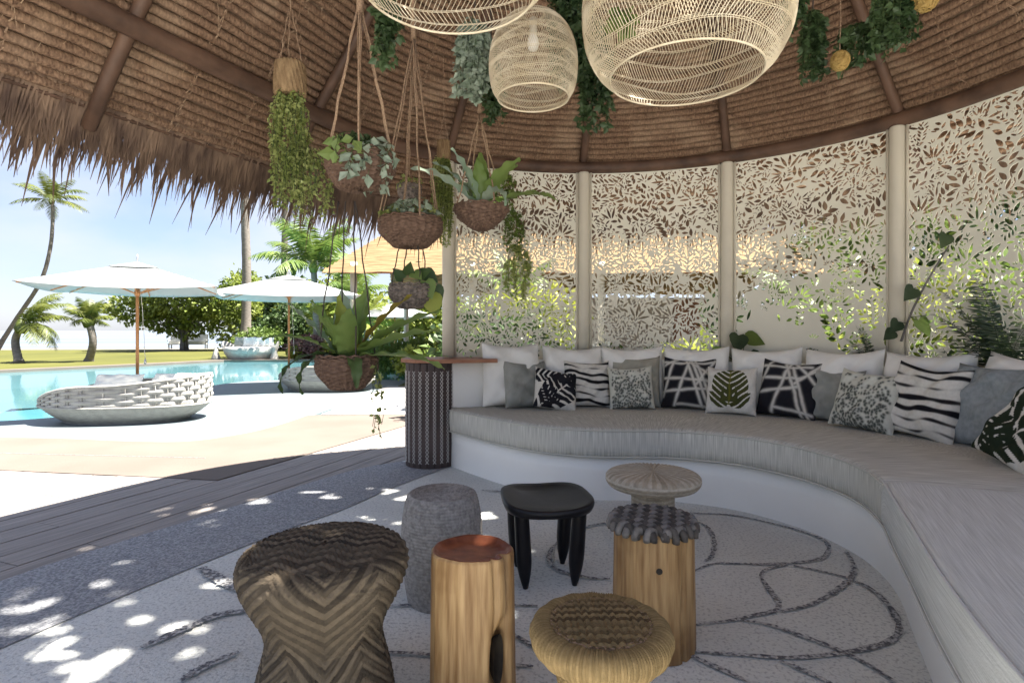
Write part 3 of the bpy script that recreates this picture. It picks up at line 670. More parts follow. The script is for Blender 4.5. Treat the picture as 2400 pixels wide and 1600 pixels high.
def monstera(u, v):
    m_, r_ = monstera_mask(u, v, 0, -.42, 1.08); c = mixc(m_.astype(float), WT, OL*1.15); return mixc((r_*.8), c, np.array((.13, .13, .02)))
def leafprint(seed, dark):
    def f(u, v):
        a, _ = monstera_mask(u, v, -.25, -.75, .62, .55, 5); b, _ = monstera_mask(u, v, .62, .25, .75, -1.3, 5)
        x, y = (u-.15)*.7-(v+.1)*.7, (u-.15)*.7+(v+.1)*.7
        fr_ = (np.abs(np.sin((y*1.1-np.abs(x)*.55)*9)) > .5) & (np.abs(x) < .75*np.cos(np.clip(y*.9, -1.5, 1.5))) & (np.abs(x) > .03)
        x2, y2 = (u+.7), (v-.55); fr2 = (np.abs(np.sin((x2-np.abs(y2)*.6)*13)) > .55) & (np.abs(y2) < .4)
        return mixc((a | b | (fr_ & (x < .75)) | fr2).astype(float), WT, dark)
    return f
def angle_at(px, r):                        # bearing on the ring whose line of sight has this slope
    lo_, hi_ = -20.0, 128.0
    for _ in range(50):
        mid = (lo_+hi_)/2; p = ring(mid, r)
        if p.x/p.y*F+1200 > px: lo_ = mid
        else: hi_ = mid
    return (lo_+hi_)/2
def put(o, px, r, z, tilt, roll=0.0, yaw=0.0):
    a = angle_at(px, r); p = ring(a, r, z)
    o.rotation_mode = 'QUATERNION'
    o.rotation_quaternion = Quaternion((0, 0, 1), R(a-90+yaw)) @ Quaternion((1, 0, 0), R(-tilt)) @ Quaternion((0, 1, 0), R(roll))
    o.location = p; return o
def cush(px, r, w_, h_, T, mat, fn, label, tilt=12, roll=0, yaw=0, z=ZS, grp=None, n=30, seed=0):
    o = pillow('cushion', w_, h_, T, mat, fn, n, seed); put(o, px, r, z, tilt, roll, yaw); return tag(o, label, 'cushion', grp)
wl = ['plump white cushion nearest the lashed slat pillar', 'white back cushion directly behind the small zebra-striped cushion', 'white back cushion behind the olive and speckled pair', 'white back cushion behind the first crossed-line cushion and monstera cushion',
      'white back cushion above the second crossed-line cushion, beside a column foot', 'white back cushion behind the plain grey sliver and larger speckled cushion', 'wide white back cushion behind the larger zebra-striped cushion', 'white back cushion above the blue-grey cushion under the tall fern']
for i, (px, wd) in enumerate(((1200, .52), (1340, .54), (1484, .54), (1632, .54), (1795, .54), (1970, .54), (2168, .56), (2392, .56))):
    cush(px, 2.055, wd, (.54 if i == 0 else .51), .21, m_cushw, None, wl[i], 9, random.uniform(-3, 3), random.uniform(-3, 3), grp='white back cushions along the bench', seed=i+3)
cush(1236, 1.93, .40, .40, .14, m_cushg, None, 'grey canvas cushion leaning between two white ones', 17, 3, 8, seed=21)
cush(1300, 1.76, .37, .36, .14, m_print, leafprint(1, BK*1.5), 'small white cushion printed with black jungle leaves, tipped over', 30, 13, 6, n=112, seed=22)
cush(1378, 1.90, .40, .40, .14, m_print, zebra(.4), 'small black and white zebra-striped cushion beside the black leaf cushion', 18, 1, 2, n=112, seed=23)
cush(1490, 1.96, .42, .43, .13, m_cusho, None, 'olive canvas cushion peeping out behind the smaller speckled cushion', 12, 0, 0, seed=24)
cush(1482, 1.80, .37, .36, .13, m_print, speckle(4), 'smaller pale cushion speckled with dark dots, next to the zebra stripes', 20, -3, 0, n=112, seed=25)
cush(1612, 1.92, .43, .43, .14, m_print, lines(LN1), 'black cushion with crossing white lines, touching the olive cushion', 17, 1, 0, n=112, seed=26)
cush(1711, 1.78, .38, .37, .14, m_print, monstera, 'cream cushion with a single green monstera leaf', 18, -1, 0, n=118, seed=27)
cush(1838, 1.88, .43, .43, .14, m_print, lines(LN2), 'black cushion with crossing white lines on the other side of the monstera cushion', 17, 3, 0, n=112, seed=28)
cush(1945, 1.92, .38, .38, .13, m_cushg, None, 'plain grey cushion mostly hidden between black crossed-line and speckled cushions', 14, 2, 0, seed=29)
cush(2012, 1.74, .41, .40, .14, m_print, speckle(9), 'larger pale cushion speckled with dark dots, next to a grey one', 22, 4, 4, n=112, seed=30)
cush(2142, 1.80, .44, .45, .14, m_print, zebra(2.1), 'larger black and white zebra-striped cushion beside the blue-grey one', 17, 5, 2, n=112, seed=31)
cush(2330, 1.88, .62, .48, .17, m_cushb, None, 'large blue-grey canvas cushion behind the green jungle-leaf cushion', 17, -3, 2, seed=32)
cush(2345, 1.62, .46, .45, .15, m_print, leafprint(2, np.array((.022, .032, .018))), 'white cushion printed with dark green jungle leaves, lying back', 34, 14, 3, n=118, seed=33)
# ================================================================== stools
FZ = .0135
def surf_rev(prof, nu, nv):               # profile resampled by arc length -> r, z, arc, plus normals
    p = spline(prof, 400); L_ = np.concatenate([[0], np.cumsum(np.linalg.norm(np.diff(p, axis=0), axis=1))])
    t = np.linspace(0, L_[-1], nv); r = np.interp(t, L_, p[:, 0]); z = np.interp(t, L_, p[:, 1])
    dr, dz = np.gradient(r, t), np.gradient(z, t); ln = np.hypot(dr, dz)+1e-9
    return r, z, t, dz/ln, -dr/ln
def tones(c, a, b, seed=0):                # tone alternates cord by cord, with some random spread
    k = np.floor(c).astype(int); t = (np.sin(k*12.9898+seed)*43758.5453) % 1; t = .40*t+.55*(k % 2); return np.array(a)*(1-t[..., None])+np.array(b)*t[..., None]
def revolve(name, prof, nu, nv, disp, mat, parent, kind=None, tone=None):
    r, z, t, nr, nz = surf_rev(prof, nu, nv); a = np.linspace(0, 2*np.pi, nu, endpoint=False)
    A, T = np.meshgrid(a, t); d = disp(A, T, r[:, None]*np.ones_like(A)); rr = r[:, None]+nr[:, None]*d; zz_ = z[:, None]+nz[:, None]*d
    P = np.stack([rr*np.cos(A), rr*np.sin(A), zz_], -1)
    cl = None
    if tone is not None: cl = tone(A, T, r[:, None]*np.ones_like(A))
    return grid(name, P, mat, parent, True, closeu=True, colr=cl)
def rope_relief(c, s, w_, amp):           # c: coordinate across ropes (in rope widths), s: along the rope (metres)
    f = c-np.floor(c)-.5; h = np.sqrt(np.clip(1-(f*2)**2, 0, 1)); tw = .74+.26*np.cos(2*np.pi*(s/w_*.8+f*.9)); return amp*h*tw
def stool(name, px, d, label):
    x = (px-1200)/F*d; return empty(name, (x, d, FZ), label, 'stool')
# 1 braided hourglass
o = stool('braided_stool', 762, 1.66, 'big hourglass stool braided from brown-grey rope in zigzag rows')
def chev(A, T, r):
    nz_ = 5; u = A/(2*np.pi)*nz_; zig = np.abs((u % 1)-.5)*2*.11
    c = (T+zig)/.022; s = A*r; return rope_relief(c, s, .016, .0105)*np.clip((T-.0)/.02, .3, 1)
prof = [(.17, 0), (.185, .006), (.19, .05), (.178, .12), (.16, .19), (.155, .235), (.17, .285), (.20, .34), (.226, .40), (.232, .435), (.222, .462), (.20, .474)]
zg = lambda A, T: np.abs((A/(2*np.pi)*5 % 1)-.5)*2*.11
revolve('body', prof, 360, 165, chev, m_braid, o, tone=lambda A, T, r: tones((T+zg(A, T))/.022, (.042, .032, .022), (.16, .125, .085)))
def top_rel(A, T, r):
    X, Y = r*np.cos(A), r*np.sin(A); k = .022; zig = np.abs(((X+.5)/.12) % 1-.5)*.075
    return rope_relief((Y+zig)/k, X, .016, .0095)
revolve('seat_top', [(.205, .472), (.16, .481), (.10, .485), (.004, .486)], 300, 90, top_rel, m_braid, o, tone=lambda A, T, r: tones((r*np.sin(A)+np.abs(((r*np.cos(A)+.5)/.12) % 1-.5)*.075)/.022, (.042, .032, .022), (.16, .125, .085)))
# 2 grey woven drum
o = stool('woven_drum_stool', 1036, 2.36, 'grey drum stool wound from thin cord, slightly bulging')
revolve('body', [(.128, 0), (.135, .004), (.148, .08), (.162, .2), (.161, .3), (.15, .38), (.138, .425), (.126, .434)], 220, 190, lambda A, T, r: rope_relief(T/.0125+A/(2*np.pi), A*r, .011, .0065), m_greyw, o)
revolve('seat_top', [(.128, .434), (.08, .436), (.003, .437)], 200, 60, lambda A, T, r: rope_relief(r/.0125+A/(2*np.pi), A*r, .011, .0065), m_greyw, o)
# 3 hollow log
def log_mesh(parent, r0, h, seed, nu=110, nv=60, crack=None, cav=None, split=None):
    rr = np.random.default_rng(seed); a = np.linspace(0, 2*np.pi, nu, endpoint=False); z = np.linspace(0, h, nv); A, Z = np.meshgrid(a, z); p = rr.uniform(0, 6, 5)
    r = r0*(1+.04*np.cos(2*A+p[0])+.025*np.cos(3*A+p[1]+Z*1.5)+.012*np.cos(7*A+p[2]+Z*3)+.006*np.cos(19*A+p[3]))*(1.0+.05*(1-Z/h))
    e = np.minimum(1, (h-Z)/.012); r = r*(1-.05*(1-np.sqrt(np.clip(1-(1-e)**2, 0, 1))))
    if crack is not None:
        for ca, dep, wd in crack: r = r-dep*np.exp(-(((A-ca+.05*np.sin(Z*14)+np.pi) % (2*np.pi)-np.pi)/wd)**2)
    dk = np.zeros_like(A)
    if cav is not None:
        ca, cz, wa, hz = cav; q = ((((A-ca-.25*(Z-cz)+np.pi) % (2*np.pi))-np.pi)/wa)**2+((Z-cz)/hz)**2; g = np.exp(-q**2); r = r-.055*g; dk = g
    P = np.stack([r*np.cos(A), r*np.sin(A), Z], -1); return P, dk, A
def dir_ang(o): return math.atan2(-o.location.y, -o.location.x)     # bearing of the viewer from the stool
o = stool('hollow_log_stool', 1108, 1.72, 'pale log stool with dark red top, a long split and a charred hollow'); va = dir_ang(o)
P, dk, A = log_mesh(o, .120, .45, 3, 150, 90, [(va+.52, .014, .05), (va+.95, .026, .09)], (va+.74, .16, .24, .10))
grid('trunk', P, m_log, o, True, closeu=True)
rt = P[-1]; T_ = np.array([rt*np.array((s, s, 1))-np.array((0, 0, dz)) for s, dz in ((1, 0), (.97, -.001), (.90, .004), (.84, .013), (.5, .016), (.01, .016))])
grid('top', T_, m_logred, o, True, closeu=True)
ang = np.linspace(0, 2*np.pi, 26); mb = MB()
q = []
for s in np.linspace(-1, 1, 26):            # charred lining of the hollow
    q.append([s])
def pocket(ca, cz, wa, hz, r0, name, mat):
    n = 26; G_ = np.zeros((n, n, 3)); i0 = np.linspace(-1, 1, n); U, V_ = np.meshgrid(i0, i0); U2 = U*np.sqrt(1-V_**2/2); V2 = V_*np.sqrt(1-U**2/2); g = 1-(U2**2+V2**2)
    aa_ = ca+U2*wa+.25*V2*hz; r = r0-.050*np.clip(g, 0, 1)**.7; return grid(name, np.stack([r*np.cos(aa_), r*np.sin(aa_), cz+V2*hz], -1), mat, o, True)
pocket(va+.74, .155, .17, .075, .112, 'hollow', m_char)
# 6 rope-topped log
o = stool('rope_topped_log_stool', 1529, 2.02, 'honey-coloured log stool with a woven charcoal rope seat'); va = dir_ang(o)
P, dk, A = log_mesh(o, .137, .425, 8, 150, 70, [(va+.78, .02, .028), (va-.2, .004, .03), (va+.25, .003, .02)])
grid('trunk', P, m_log, o, True, closeu=True)
grid('end_grain', np.array([P[-1]*np.array((s, s, 1)) for s in (1, .9, .01)]), m_log, o, True, closeu=True)
kn = MB().lathe([(.001, -.002), (.009, 0), (.011, .002)], 10).build('knot', m_char, o); kn.location = (.139*math.cos(va+.16), .139*math.sin(va+.16), .31)
kn.rotation_euler = (R(90), 0, va+.16+R(90))
m_ropeg = M('grey_rope', (.10, .093, .086), .8, (.19, .178, .165), 30, bump=.15, bscale=120)
nr = 9; pt = .0325
for ax in range(2):
    for i in range(nr):
        c = (i-(nr-1)/2)*pt; hl = math.sqrt(max(.0009, .142**2-c*c)); pts = []
        m_ = int(hl*2/.008)+4
        for j in range(m_+1):
            t = -hl+2*hl*j/m_; ph_ = math.pi*(t/pt+.5)+(math.pi if (i+ax) % 2 else 0); pts.append((t, c, .434+.0075*math.sin(ph_)))
        dr = random.uniform(.006, .022)
        pts = [(-hl-.009, c, .424-dr), (-hl-.011, c, .42), (-hl-.004, c, .433)]+pts+[(hl+.004, c, .433), (hl+.011, c, .42), (hl+.009, c, .424-random.uniform(.006, .022))]
        if ax: pts = [(p[1], p[0], p[2]) for p in pts]
        rot = rotz(.5); mb = MB(); mb.tube([rot @ Vector(p) for p in pts], .0128, 9); mb.build('rope', m_ropeb if ax else m_ropeg, o, True)
# 4 black carved stool
o = stool('carved_black_stool', 1277, 2.575, 'low black lacquered stool with dished seat and four tapering legs')
o.rotation_euler = (0, 0, R(8))
n = 40; th = np.linspace(0, 2*np.pi, n, endpoint=False); ex = 3.2
ox = .20*np.sign(np.cos(th))*np.abs(np.cos(th))**(2/ex)*(1-.10*np.sin(th)); oy = .215*np.sign(np.sin(th))*np.abs(np.sin(th))**(2/ex)
rows = []
for s, z in ((.01, .318), (.86, .318), (.95, .322), (.99, .332), (1.0, .342), (.99, .352), (.95, .357), (.86, .350), (.6, .342), (.3, .338), (.01, .337)):
    rows.append(np.stack([ox*s, oy*s, np.full(n, z)+.022*(ox*s/.2)**2*(1 if z > .33 else .6)+.004*(oy*s/.2)], -1))
grid('seat', np.array(rows), m_black, o, True, closeu=True)
for sx in (-1, 1):
    for sy in (-1, 1):
        mb = MB(); pts = []; rs = []
        for t in np.linspace(0, 1, 12):
            pts.append((sx*(.128-.020*t), sy*(.128-.012*t), .334*(1-t)+.0)); rs.append(.036*(1-.12*(1-t))*(1 if t < .55 else max(.30, 1-((t-.55)/.45)**2*.72)))
        mb.tube(pts, rs, 14); mb.build('leg', m_black, o, True)
# 5 mushroom wicker stool
o = stool('mushroom_wicker_stool', 1530, 2.97, 'pale wicker mushroom stool with a broad disc seat on a narrow stem')
wk = lambda A, T, r: .0042*np.abs(np.sin(np.pi*T/.0115+(np.floor(A/(2*np.pi)*72) % 2)*np.pi/2))+.0012*np.cos(A*72)
revolve('stem', [(.16, 0), (.155, .02), (.125, .10), (.108, .17), (.107, .25), (.12, .29)], 220, 110, wk, m_wick, o, tone=lambda A, T, r: tones(T/.0115, (.36, .31, .23), (.56, .50, .40)))
revolve('seat', [(.11, .285), (.16, .288), (.215, .298), (.238, .322), (.236, .345), (.21, .361), (.13, .368), (.004, .372)], 260, 120, lambda A, T, r: np.where(T > .16, .0075*np.abs(np.cos(A*32))*np.clip(r/.10, .15, 1), .0042*np.abs(np.sin(np.pi*T/.0115+(np.floor(A/(2*np.pi)*90) % 2)*np.pi/2))), m_wick, o, tone=lambda A, T, r: np.where((T > .16)[..., None], tones(A*32/np.pi+.5, (.36, .31, .23), (.56, .50, .40)), tones(T/.0115, (.36, .31, .23), (.56, .50, .40))))
# 7 seagrass drum in front
o = stool('seagrass_stool', 1408, 1.38, 'round golden seagrass stool with thick wrapped rim and herringbone seat')
revolve('body', [(.118, 0), (.12, .01), (.098, .14), (.098, .24), (.118, .32), (.136, .35)], 300, 110, lambda A, T, r: .004*np.abs(np.sin(A*38+6*np.sin(T*16)))+.002*np.sin(T*420), m_sea_g, o, tone=lambda A, T, r: tones(A*38/np.pi, (.16, .105, .042), (.28, .195, .088)))
revolve('rim', [(.122, .335), (.15, .335), (.166, .358), (.168, .378), (.160, .393), (.146, .401), (.130, .401), (.122, .396)], 520, 44, lambda A, T, r: .0042*np.abs(np.sin(A*75))+.0012*np.sin(A*17), m_sea_g, o, tone=lambda A, T, r: tones(A*75/np.pi, (.20, .135, .056), (.28, .195, .088)))
def herr(A, T, r):
    X, Y = r*np.cos(A), r*np.sin(A); zig = np.abs((X/.022) % 1-.5)*.020; return rope_relief((Y+zig)/.0155, X, .013, .012)
revolve('seat_weave', [(.123, .395), (.08, .399), (.003, .401)], 360, 100, herr, m_sea_g, o, tone=lambda A, T, r: tones((r*np.sin(A)+np.abs((r*np.cos(A)/.022) % 1-.5)*.020)/.0155, (.10, .062, .026), (.28, .195, .09)))
mb = MB(); mb.tube([(.119*math.cos(a), .119*math.sin(a), .399) for a in np.linspace(0, 2*np.pi, 80)], .0045, 6, False); mb.build('seat_cord', m_rope, o, True)
mb = MB(); mb.tube([(.109*math.cos(a), .109*math.sin(a), .399) for a in np.linspace(0, 2*np.pi, 80)], .004, 6, False); mb.build('seat_cord', m_rope, o, True)
# ================================================================== rattan pendant lamps
def roof_z(x, y): 
    d = math.hypot(x-C0[0], y-C0[1]); return 2.755+SL*(RB-d)
def pendant(label, pos, prof, bands, strands, seed, ztop, wv=.03, th=.0019, bulbs=1):
    o = empty('rattan_pendant', pos, label, 'lamp', 'open-weave rattan pendant lamps'); pr = spline(prof, 200); L_ = np.concatenate([[0], np.cumsum(np.linalg.norm(np.diff(pr, axis=0), axis=1))]); TL = L_[-1]; rr = np.random.default_rng(seed)
    def pt(a, t): t = np.clip(t, 0, TL); r = np.interp(t, L_, pr[:, 0]); return np.array((r*math.cos(a), r*math.sin(a), np.interp(t, L_, pr[:, 1])))
    base = np.linspace(.0, TL, bands+1); ph = rr.uniform(0, 6.28, (bands+1, 3)); am = np.full(bands+1, wv); am[0] = am[-1] = 0; am[1] *= .4; am[-2] *= .4
    def ringt(k, a): return base[k]+am[k]*(.55*math.sin(2*a+ph[k, 0])+.3*math.sin(3*a+ph[k, 1])+.25*math.sin(5*a+ph[k, 2]))
    mb = MB()
    for k in range(1, bands):
        for dt in (-.0035, .0035): mb.tube([pt(a, ringt(k, a)+dt) for a in np.linspace(0, 2*np.pi, 60)], th*.95, 3, False)
    for k in range(bands):
        rm = np.interp((base[k]+base[k+1])/2, L_, pr[:, 0]); n = int(max(24, strands*rm/max(pr[:, 0]))); sl = (.42 if k % 2 else -.42)*(base[k+1]-base[k])/max(rm, .05)
        for i in range(n):
            a = 2*math.pi*(i+rr.uniform(-.12, .12))/n; t0, t1 = ringt(k, a), ringt(k+1, a+sl); m_ = [pt(a+sl*f, t0+(t1-t0)*f) for f in (0, .5, 1)]; mb.tube(m_, th, 3, False)
    tag(mb.build('shade', m_rattan, o, True), kind='stuff')
    for t in (0.0, TL):
        mb = MB(); mb.tube([pt(a, t) for a in np.linspace(0, 2*np.pi, 64)], .0048, 6, False); mb.build('rim', m_rattan, o, True)
    for i in range(bulbs):
        bx = (.0, .0) if bulbs == 1 else (.07*math.cos(i*2.1), .07*math.sin(i*2.1)); zt = max(p[1] for p in prof)
        mb = MB(); mb.lathe([(.018, zt-.02), (.02, zt-.08), (.02, zt-.10)], 12, (bx[0], bx[1], 0)); sk = mb.build('socket', m_cream, o, True)
        mb = MB(); mb.lathe([(.016, zt-.10), (.026, zt-.125), (.030, zt-.15), (.024, zt-.18), (.004, zt-.19)], 14, (bx[0], bx[1], 0)); mb.build('bulb', m_bulb, o, True)
    zt = max(p[1] for p in prof); mb = MB(); mb.tube([(0, 0, zt-.03), (0, 0, ztop-pos[2])], .007, 6); mb.build('cord', m_rope, o)
    for a in (0.3, 2.4, 4.5):
        mb = MB(); r_t = prof[-1][0]; mb.tube([(r_t*math.cos(a), r_t*math.sin(a), prof[-1][1]), (0, 0, zt+.10)], .004, 4); mb.build('suspension_cord', m_rope, o)
pendant('large open-weave rattan pendant lamp with wide open mouth', (.76, 2.50, 2.235), [(.325, 0), (.385, .055), (.432, .15), (.448, .26), (.44, .37), (.39, .49), (.30, .58), (.19, .64), (.12, .66)], 12, 190, 3, 4.9, .035, .0020, 3)
pendant('egg-shaped rattan pendant lamp hanging between two green garlands', (.109, 2.92, 2.31), [(.182, 0), (.212, .05), (.226, .13), (.224, .22), (.20, .31), (.15, .385), (.085, .425), (.055, .43)], 12, 150, 5, 4.6, .018, .0016)
pendant('rattan pendant lamp hanging above the rope basket planters', (-.225, 2.05, 2.352), [(.315, 0), (.365, .05), (.41, .14), (.425, .25), (.40, .36), (.33, .46), (.2, .53), (.11, .55)], 9, 130, 9, 4.3, .03, .0020)
# ================================================================== plants indoors
def leaves_np(cs, dirs, up, ln, wd, fold=.25, rr=RNG):      # rhombic folded leaves: 2 quads each
    n = len(cs); d = dirs/np.linalg.norm(dirs, axis=1, keepdims=True); s = np.cross(d, up); s /= np.linalg.norm(s, axis=1, keepdims=True)+1e-9; nn = np.cross(s, d)
    ln = np.broadcast_to(np.asarray(ln, float).reshape(-1, 1), (n, 1)); wd = np.broadcast_to(np.asarray(wd, float).reshape(-1, 1), (n, 1))
    b = cs; t = cs+d*ln-nn*ln*.12; ml = cs+d*ln*.45-s*wd+nn*wd*fold; mr = cs+d*ln*.45+s*wd+nn*wd*fold; mc = cs+d*ln*.5
    q1 = np.stack([b, mc, t, ml], 1); q2 = np.stack([b, mr, t, mc], 1); return np.concatenate([q1, q2])
def rdir(n, rr=RNG): v = rr.normal(size=(n, 3)); return v/np.linalg.norm(v, axis=1, keepdims=True)
def trailing(root, x, y, z0, z1, rad, nst, mat, seed, ln=.03, dens=70, droop=.6, name='foliage', wd=.38, spread=1.0):
    """bunch of hanging shoots with small leaves, local to root"""
    rr = np.random.default_rng(seed); mb = MB(); C = []; D = []
    for i in range(nst):
        a = rr.uniform(0, 6.28); r = rad*math.sqrt(rr.random()); e = z1+(z0-z1)*(rr.random()**1.6)*.6; p0 = np.array((x+r*.5*math.cos(a), y+r*.5*math.sin(a), z0+rr.uniform(-.02, .02)))
        p1 = np.array((x+r*spread*math.cos(a)+rr.normal(0, .012), y+r*spread*math.sin(a), e)); m_ = 7; pts = []
        for t in np.linspace(0, 1, m_):
            q = p0*(1-t)+p1*t; q[:2] += np.array((math.cos(a), math.sin(a)))*rad*.55*math.sin(math.pi*t)*(1-t)+.008*np.array((math.sin(t*9+i), math.cos(t*7+i))); pts.append(q)
        mb.tube(pts, .0016, 3, False); k = max(3, int(dens*(z0-e)))
        t = rr.random(k)*(m_-1); i0 = np.minimum(t.astype(int), m_-2); f = (t-i0)[:, None]; Pp = np.array(pts); c = Pp[i0]*(1-f)+Pp[i0+1]*f
        d = rdir(k, rr); d[:, 2] = -np.abs(d[:, 2])*.6-droop*.4; C.append(c); D.append(d)
    C = np.concatenate(C); D = np.concatenate(D); l_ = ln*rr.uniform(.45, 1.6, len(C)); V = leaves_np(C, D, rdir(len(C), rr), l_, l_*wd)
    mb.build('stem', m_leafd, root); o = np_quads(name, V, mat, root); return tag(o, kind='stuff')
def vine_thing(label, px, d, y0, y1, rad_px, nst, mat, seed, ln=.03, dens=70, name='hanging_vine', **k):
    a = at(px, y0, d); b = at(px, y1, d); o = empty(name, a, label, 'plant', None); trailing(o, 0, 0, 0, b.z-a.z, rad_px/F*d, nst, mat, seed, ln, dens, **k); return o
def basket(root, r0, r1, h, mat, rows=11, cols=34, amp=.006, z=0.0, conical=False):
    prof = [(r0*.12, -h), (r0*.72, -h+.004), (r0*.9, -h*.86), (r1*.98, -h*.45), (r1, -.02), (r1*1.02, 0)] if not conical else [(.01, -h), (r1*.35, -h*.86), (r1*.72, -h*.5), (r1*.97, -h*.12), (r1, 0)]
    def rel(A, T, r): return amp*np.abs(np.sin(np.pi*T/(h*1.25/rows)+(np.floor(A/(2*np.pi)*cols) % 2)*np.pi/2+.3*np.sin(5*A)))+.25*amp*np.cos(A*cols)
    o = revolve('basket', [(r, zz_+z) for r, zz_ in prof], 200, rows*7, rel, mat, root)
    mb = MB()
    for k in range(2): mb.tube([((r1*1.0+.003*math.sin(a*20+k*3))*math.cos(a), (r1*1.0+.003*math.sin(a*20+k*3))*math.sin(a), z+.004+k*.008+.004*math.sin(a*14+k*3.1)) for a in np.linspace(0, 2*np.pi, 90)], .006, 5, False)
    mb.build('rim', mat, root, True)
    MB().lathe([(r1*.95, z-.03), (.002, z-.015)], 20, cap=False).build('soil', m_soil, root)
    return o
def rope(root, a, b, r=.006, mat=None, sag=0.0, name='rope'):
    a, b = Vector(a), Vector(b); pts = [a.lerp(b, t)+Vector((.004*math.sin(t*17+a.x*50), .004*math.cos(t*13+a.y*50), -sag*math.sin(math.pi*t))) for t in np.linspace(0, 1, 9)]; mb = MB(); mb.tube(pts, r, 5); return mb.build(name, mat or m_rope, root, True)
def strap_leaf(root, az, el, ln, wd, bend, mat, seed=0, name='leaf', z=0.0, r=.02, wave=.010, tip=1.0):
    n, m_ = 22, 7; rr = np.random.default_rng(seed); P = np.zeros((n, m_, 3)); p = np.array((r*math.cos(az), r*math.sin(az), z)); e = el; ph = rr.uniform(0, 6)
    side = np.array((-math.sin(az), math.cos(az), 0)); tw = rr.normal(0, .25)
    for i in range(n):
        t = i/(n-1); dvec = np.array((math.cos(az)*math.cos(e), math.sin(az)*math.cos(e), math.sin(e))); up = np.array((-math.cos(az)*math.sin(e), -math.sin(az)*math.sin(e), math.cos(e)))
        w_ = wd*(max(.12, math.sin(math.pi*min(1, (t*.93+.07))**.85))**.7)*(1 if t < .97 else .4)
        sd_ = side*math.cos(tw*t)+up*math.sin(tw*t)
        for j in range(m_):
            u = j/(m_-1)*2-1; P[i, j] = p+sd_*w_*u+up*(abs(u)*w_*.28+wave*math.sin(t*30+ph+u*2)*abs(u)**2)
        p = p+dvec*ln/(n-1); e -= bend/(n-1)*(.4+1.2*t)
    o = grid(name, P, mat, root, True); return o
def frond(root, base, az, el, ln, bend, lw, npair, mat, seed=0, lz=.5, name='frond', lwid=.05, droop=.35, flat=.0):
    """feather frond: rachis and paired leaflets"""
    rr = np.random.default_rng(seed); p = np.array(base, float); e = el; pts = [p.copy()]; ds = []; n = 14
    for i in range(n):
        d = np.array((math.cos(az)*math.cos(e), math.sin(az)*math.cos(e), math.sin(e))); p = p+d*ln/n; pts.append(p.copy()); ds.append(d); e -= bend/n*(.5+1.0*i/n)
    pts = np.array(pts); t = np.linspace(.12, 1, npair); x = t*n; i0 = np.minimum(x.astype(int), n-1); f = (x-i0)[:, None]; c = pts[i0]*(1-f)+pts[np.minimum(i0+1, n)]*f; d = np.array(ds)[i0]
    s = np.cross(d, np.array((0, 0, 1.0))); s /= np.linalg.norm(s, axis=1, keepdims=True)+1e-9
    L_ = lw*np.sin(np.pi*np.clip(t*.86+.10, 0, 1))**.7; V = []
    for sg in (-1, 1):
        dd = s*sg*1.0+d*lz+np.array((0, 0, -droop))+rr.normal(0, .10, (npair, 3)); dd /= np.linalg.norm(dd, axis=1, keepdims=True)
        wv_ = d*(lwid*L_)[:, None]; a = c; tp = c+dd*L_[:, None]+np.array((0, 0, -1))*(L_*droop*.25)[:, None]; md = c+dd*(L_*.5)[:, None]; V.append(np.stack([a-wv_*.5, a+wv_*.5, md+wv_, md-wv_], 1)); V.append(np.stack([md-wv_, md+wv_, tp+wv_*.12, tp-wv_*.12], 1))
    o = np_quads(name, np.concatenate(V), mat, root); mb = MB(); mb.tube(pts, [ln*.006*(1-.75*i/n) for i in range(n+1)], 4, False); mb.build('rachis', mat, o); return o
# --- hanging baskets
pA = at(846, 368, 3.0); A_ = empty('hanging_basket', pA, 'tilted brown rope basket planter hanging just below the ring beam', 'planter')
basket(A_, .14, .170, .165, m_basket, 9, 22, .013)
tops = at(843, 5, 2.95)-pA
for i, a in enumerate((.4, 1.9, 3.3, 4.9)):
    e = (.172*math.cos(a), .172*math.sin(a), 0); rope(A_, e, tops+Vector((.006*math.cos(a), .006*math.sin(a), 0)), .0056); rope(A_, (e[0]*.96, e[1]*.96, 0), tops+Vector((.012*math.cos(a+1), .012*math.sin(a+1), -.03)), .0042)
rope(A_, tops+Vector((0, 0, -.06)), tops+Vector((0, 0, .7)), .022, name='knotted_rope'); trailing(A_, .06, -.09, .05, -.17, .13, 20, m_silver, 41, .05, 60, name='foliage'); trailing(A_, -.02, -.12, .06, -.10, .10, 14, m_nest, 49, .06, 50); trailing(A_, 0, 0, .10, -.02, .14, 26, m_traild, 42, .05, 80)
pB = at(962, 518, 3.5); B_ = empty('hanging_basket', pB, 'deep brown rope basket planter hung on long ropes above a smaller dark one', 'planter')
basket(B_, .13, .185, .155, m_basket, 9, 26, .012)
tops = at(968, 92, 3.45)-pB
for i, a in enumerate((.5, 2.0, 3.5, 5.2)):
    e = (.19*math.cos(a), .19*math.sin(a), 0); rope(B_, e, tops, .0052); rope(B_, (e[0]*.9, e[1]*.9, 0), tops+Vector((.012, .01, .02)), .004)
rope(B_, tops, tops+Vector((0, 0, 1.1)), .018, name='knotted_rope'); trailing(B_, 0, 0, .09, -.10, .18, 26, m_trail, 43, .035, 70); trailing(B_, .04, -.05, .12, 0, .16, 22, m_silver, 44, .045, 60)
pC = at(1128, 489, 3.62); C_ = empty('hanging_basket', pC, 'shallow cone-shaped rope basket with a pale bird nest fern, hanging before the first screen', 'planter')
basket(C_, .1, .168, .135, m_basket, 7, 24, .012, conical=True)
tops = at(1124, 265, 3.62)-pC
for i, a in enumerate((.6, 2.2, 3.7, 5.3)): e = (.166*math.cos(a), .166*math.sin(a), .02); rope(C_, e, tops, .005)
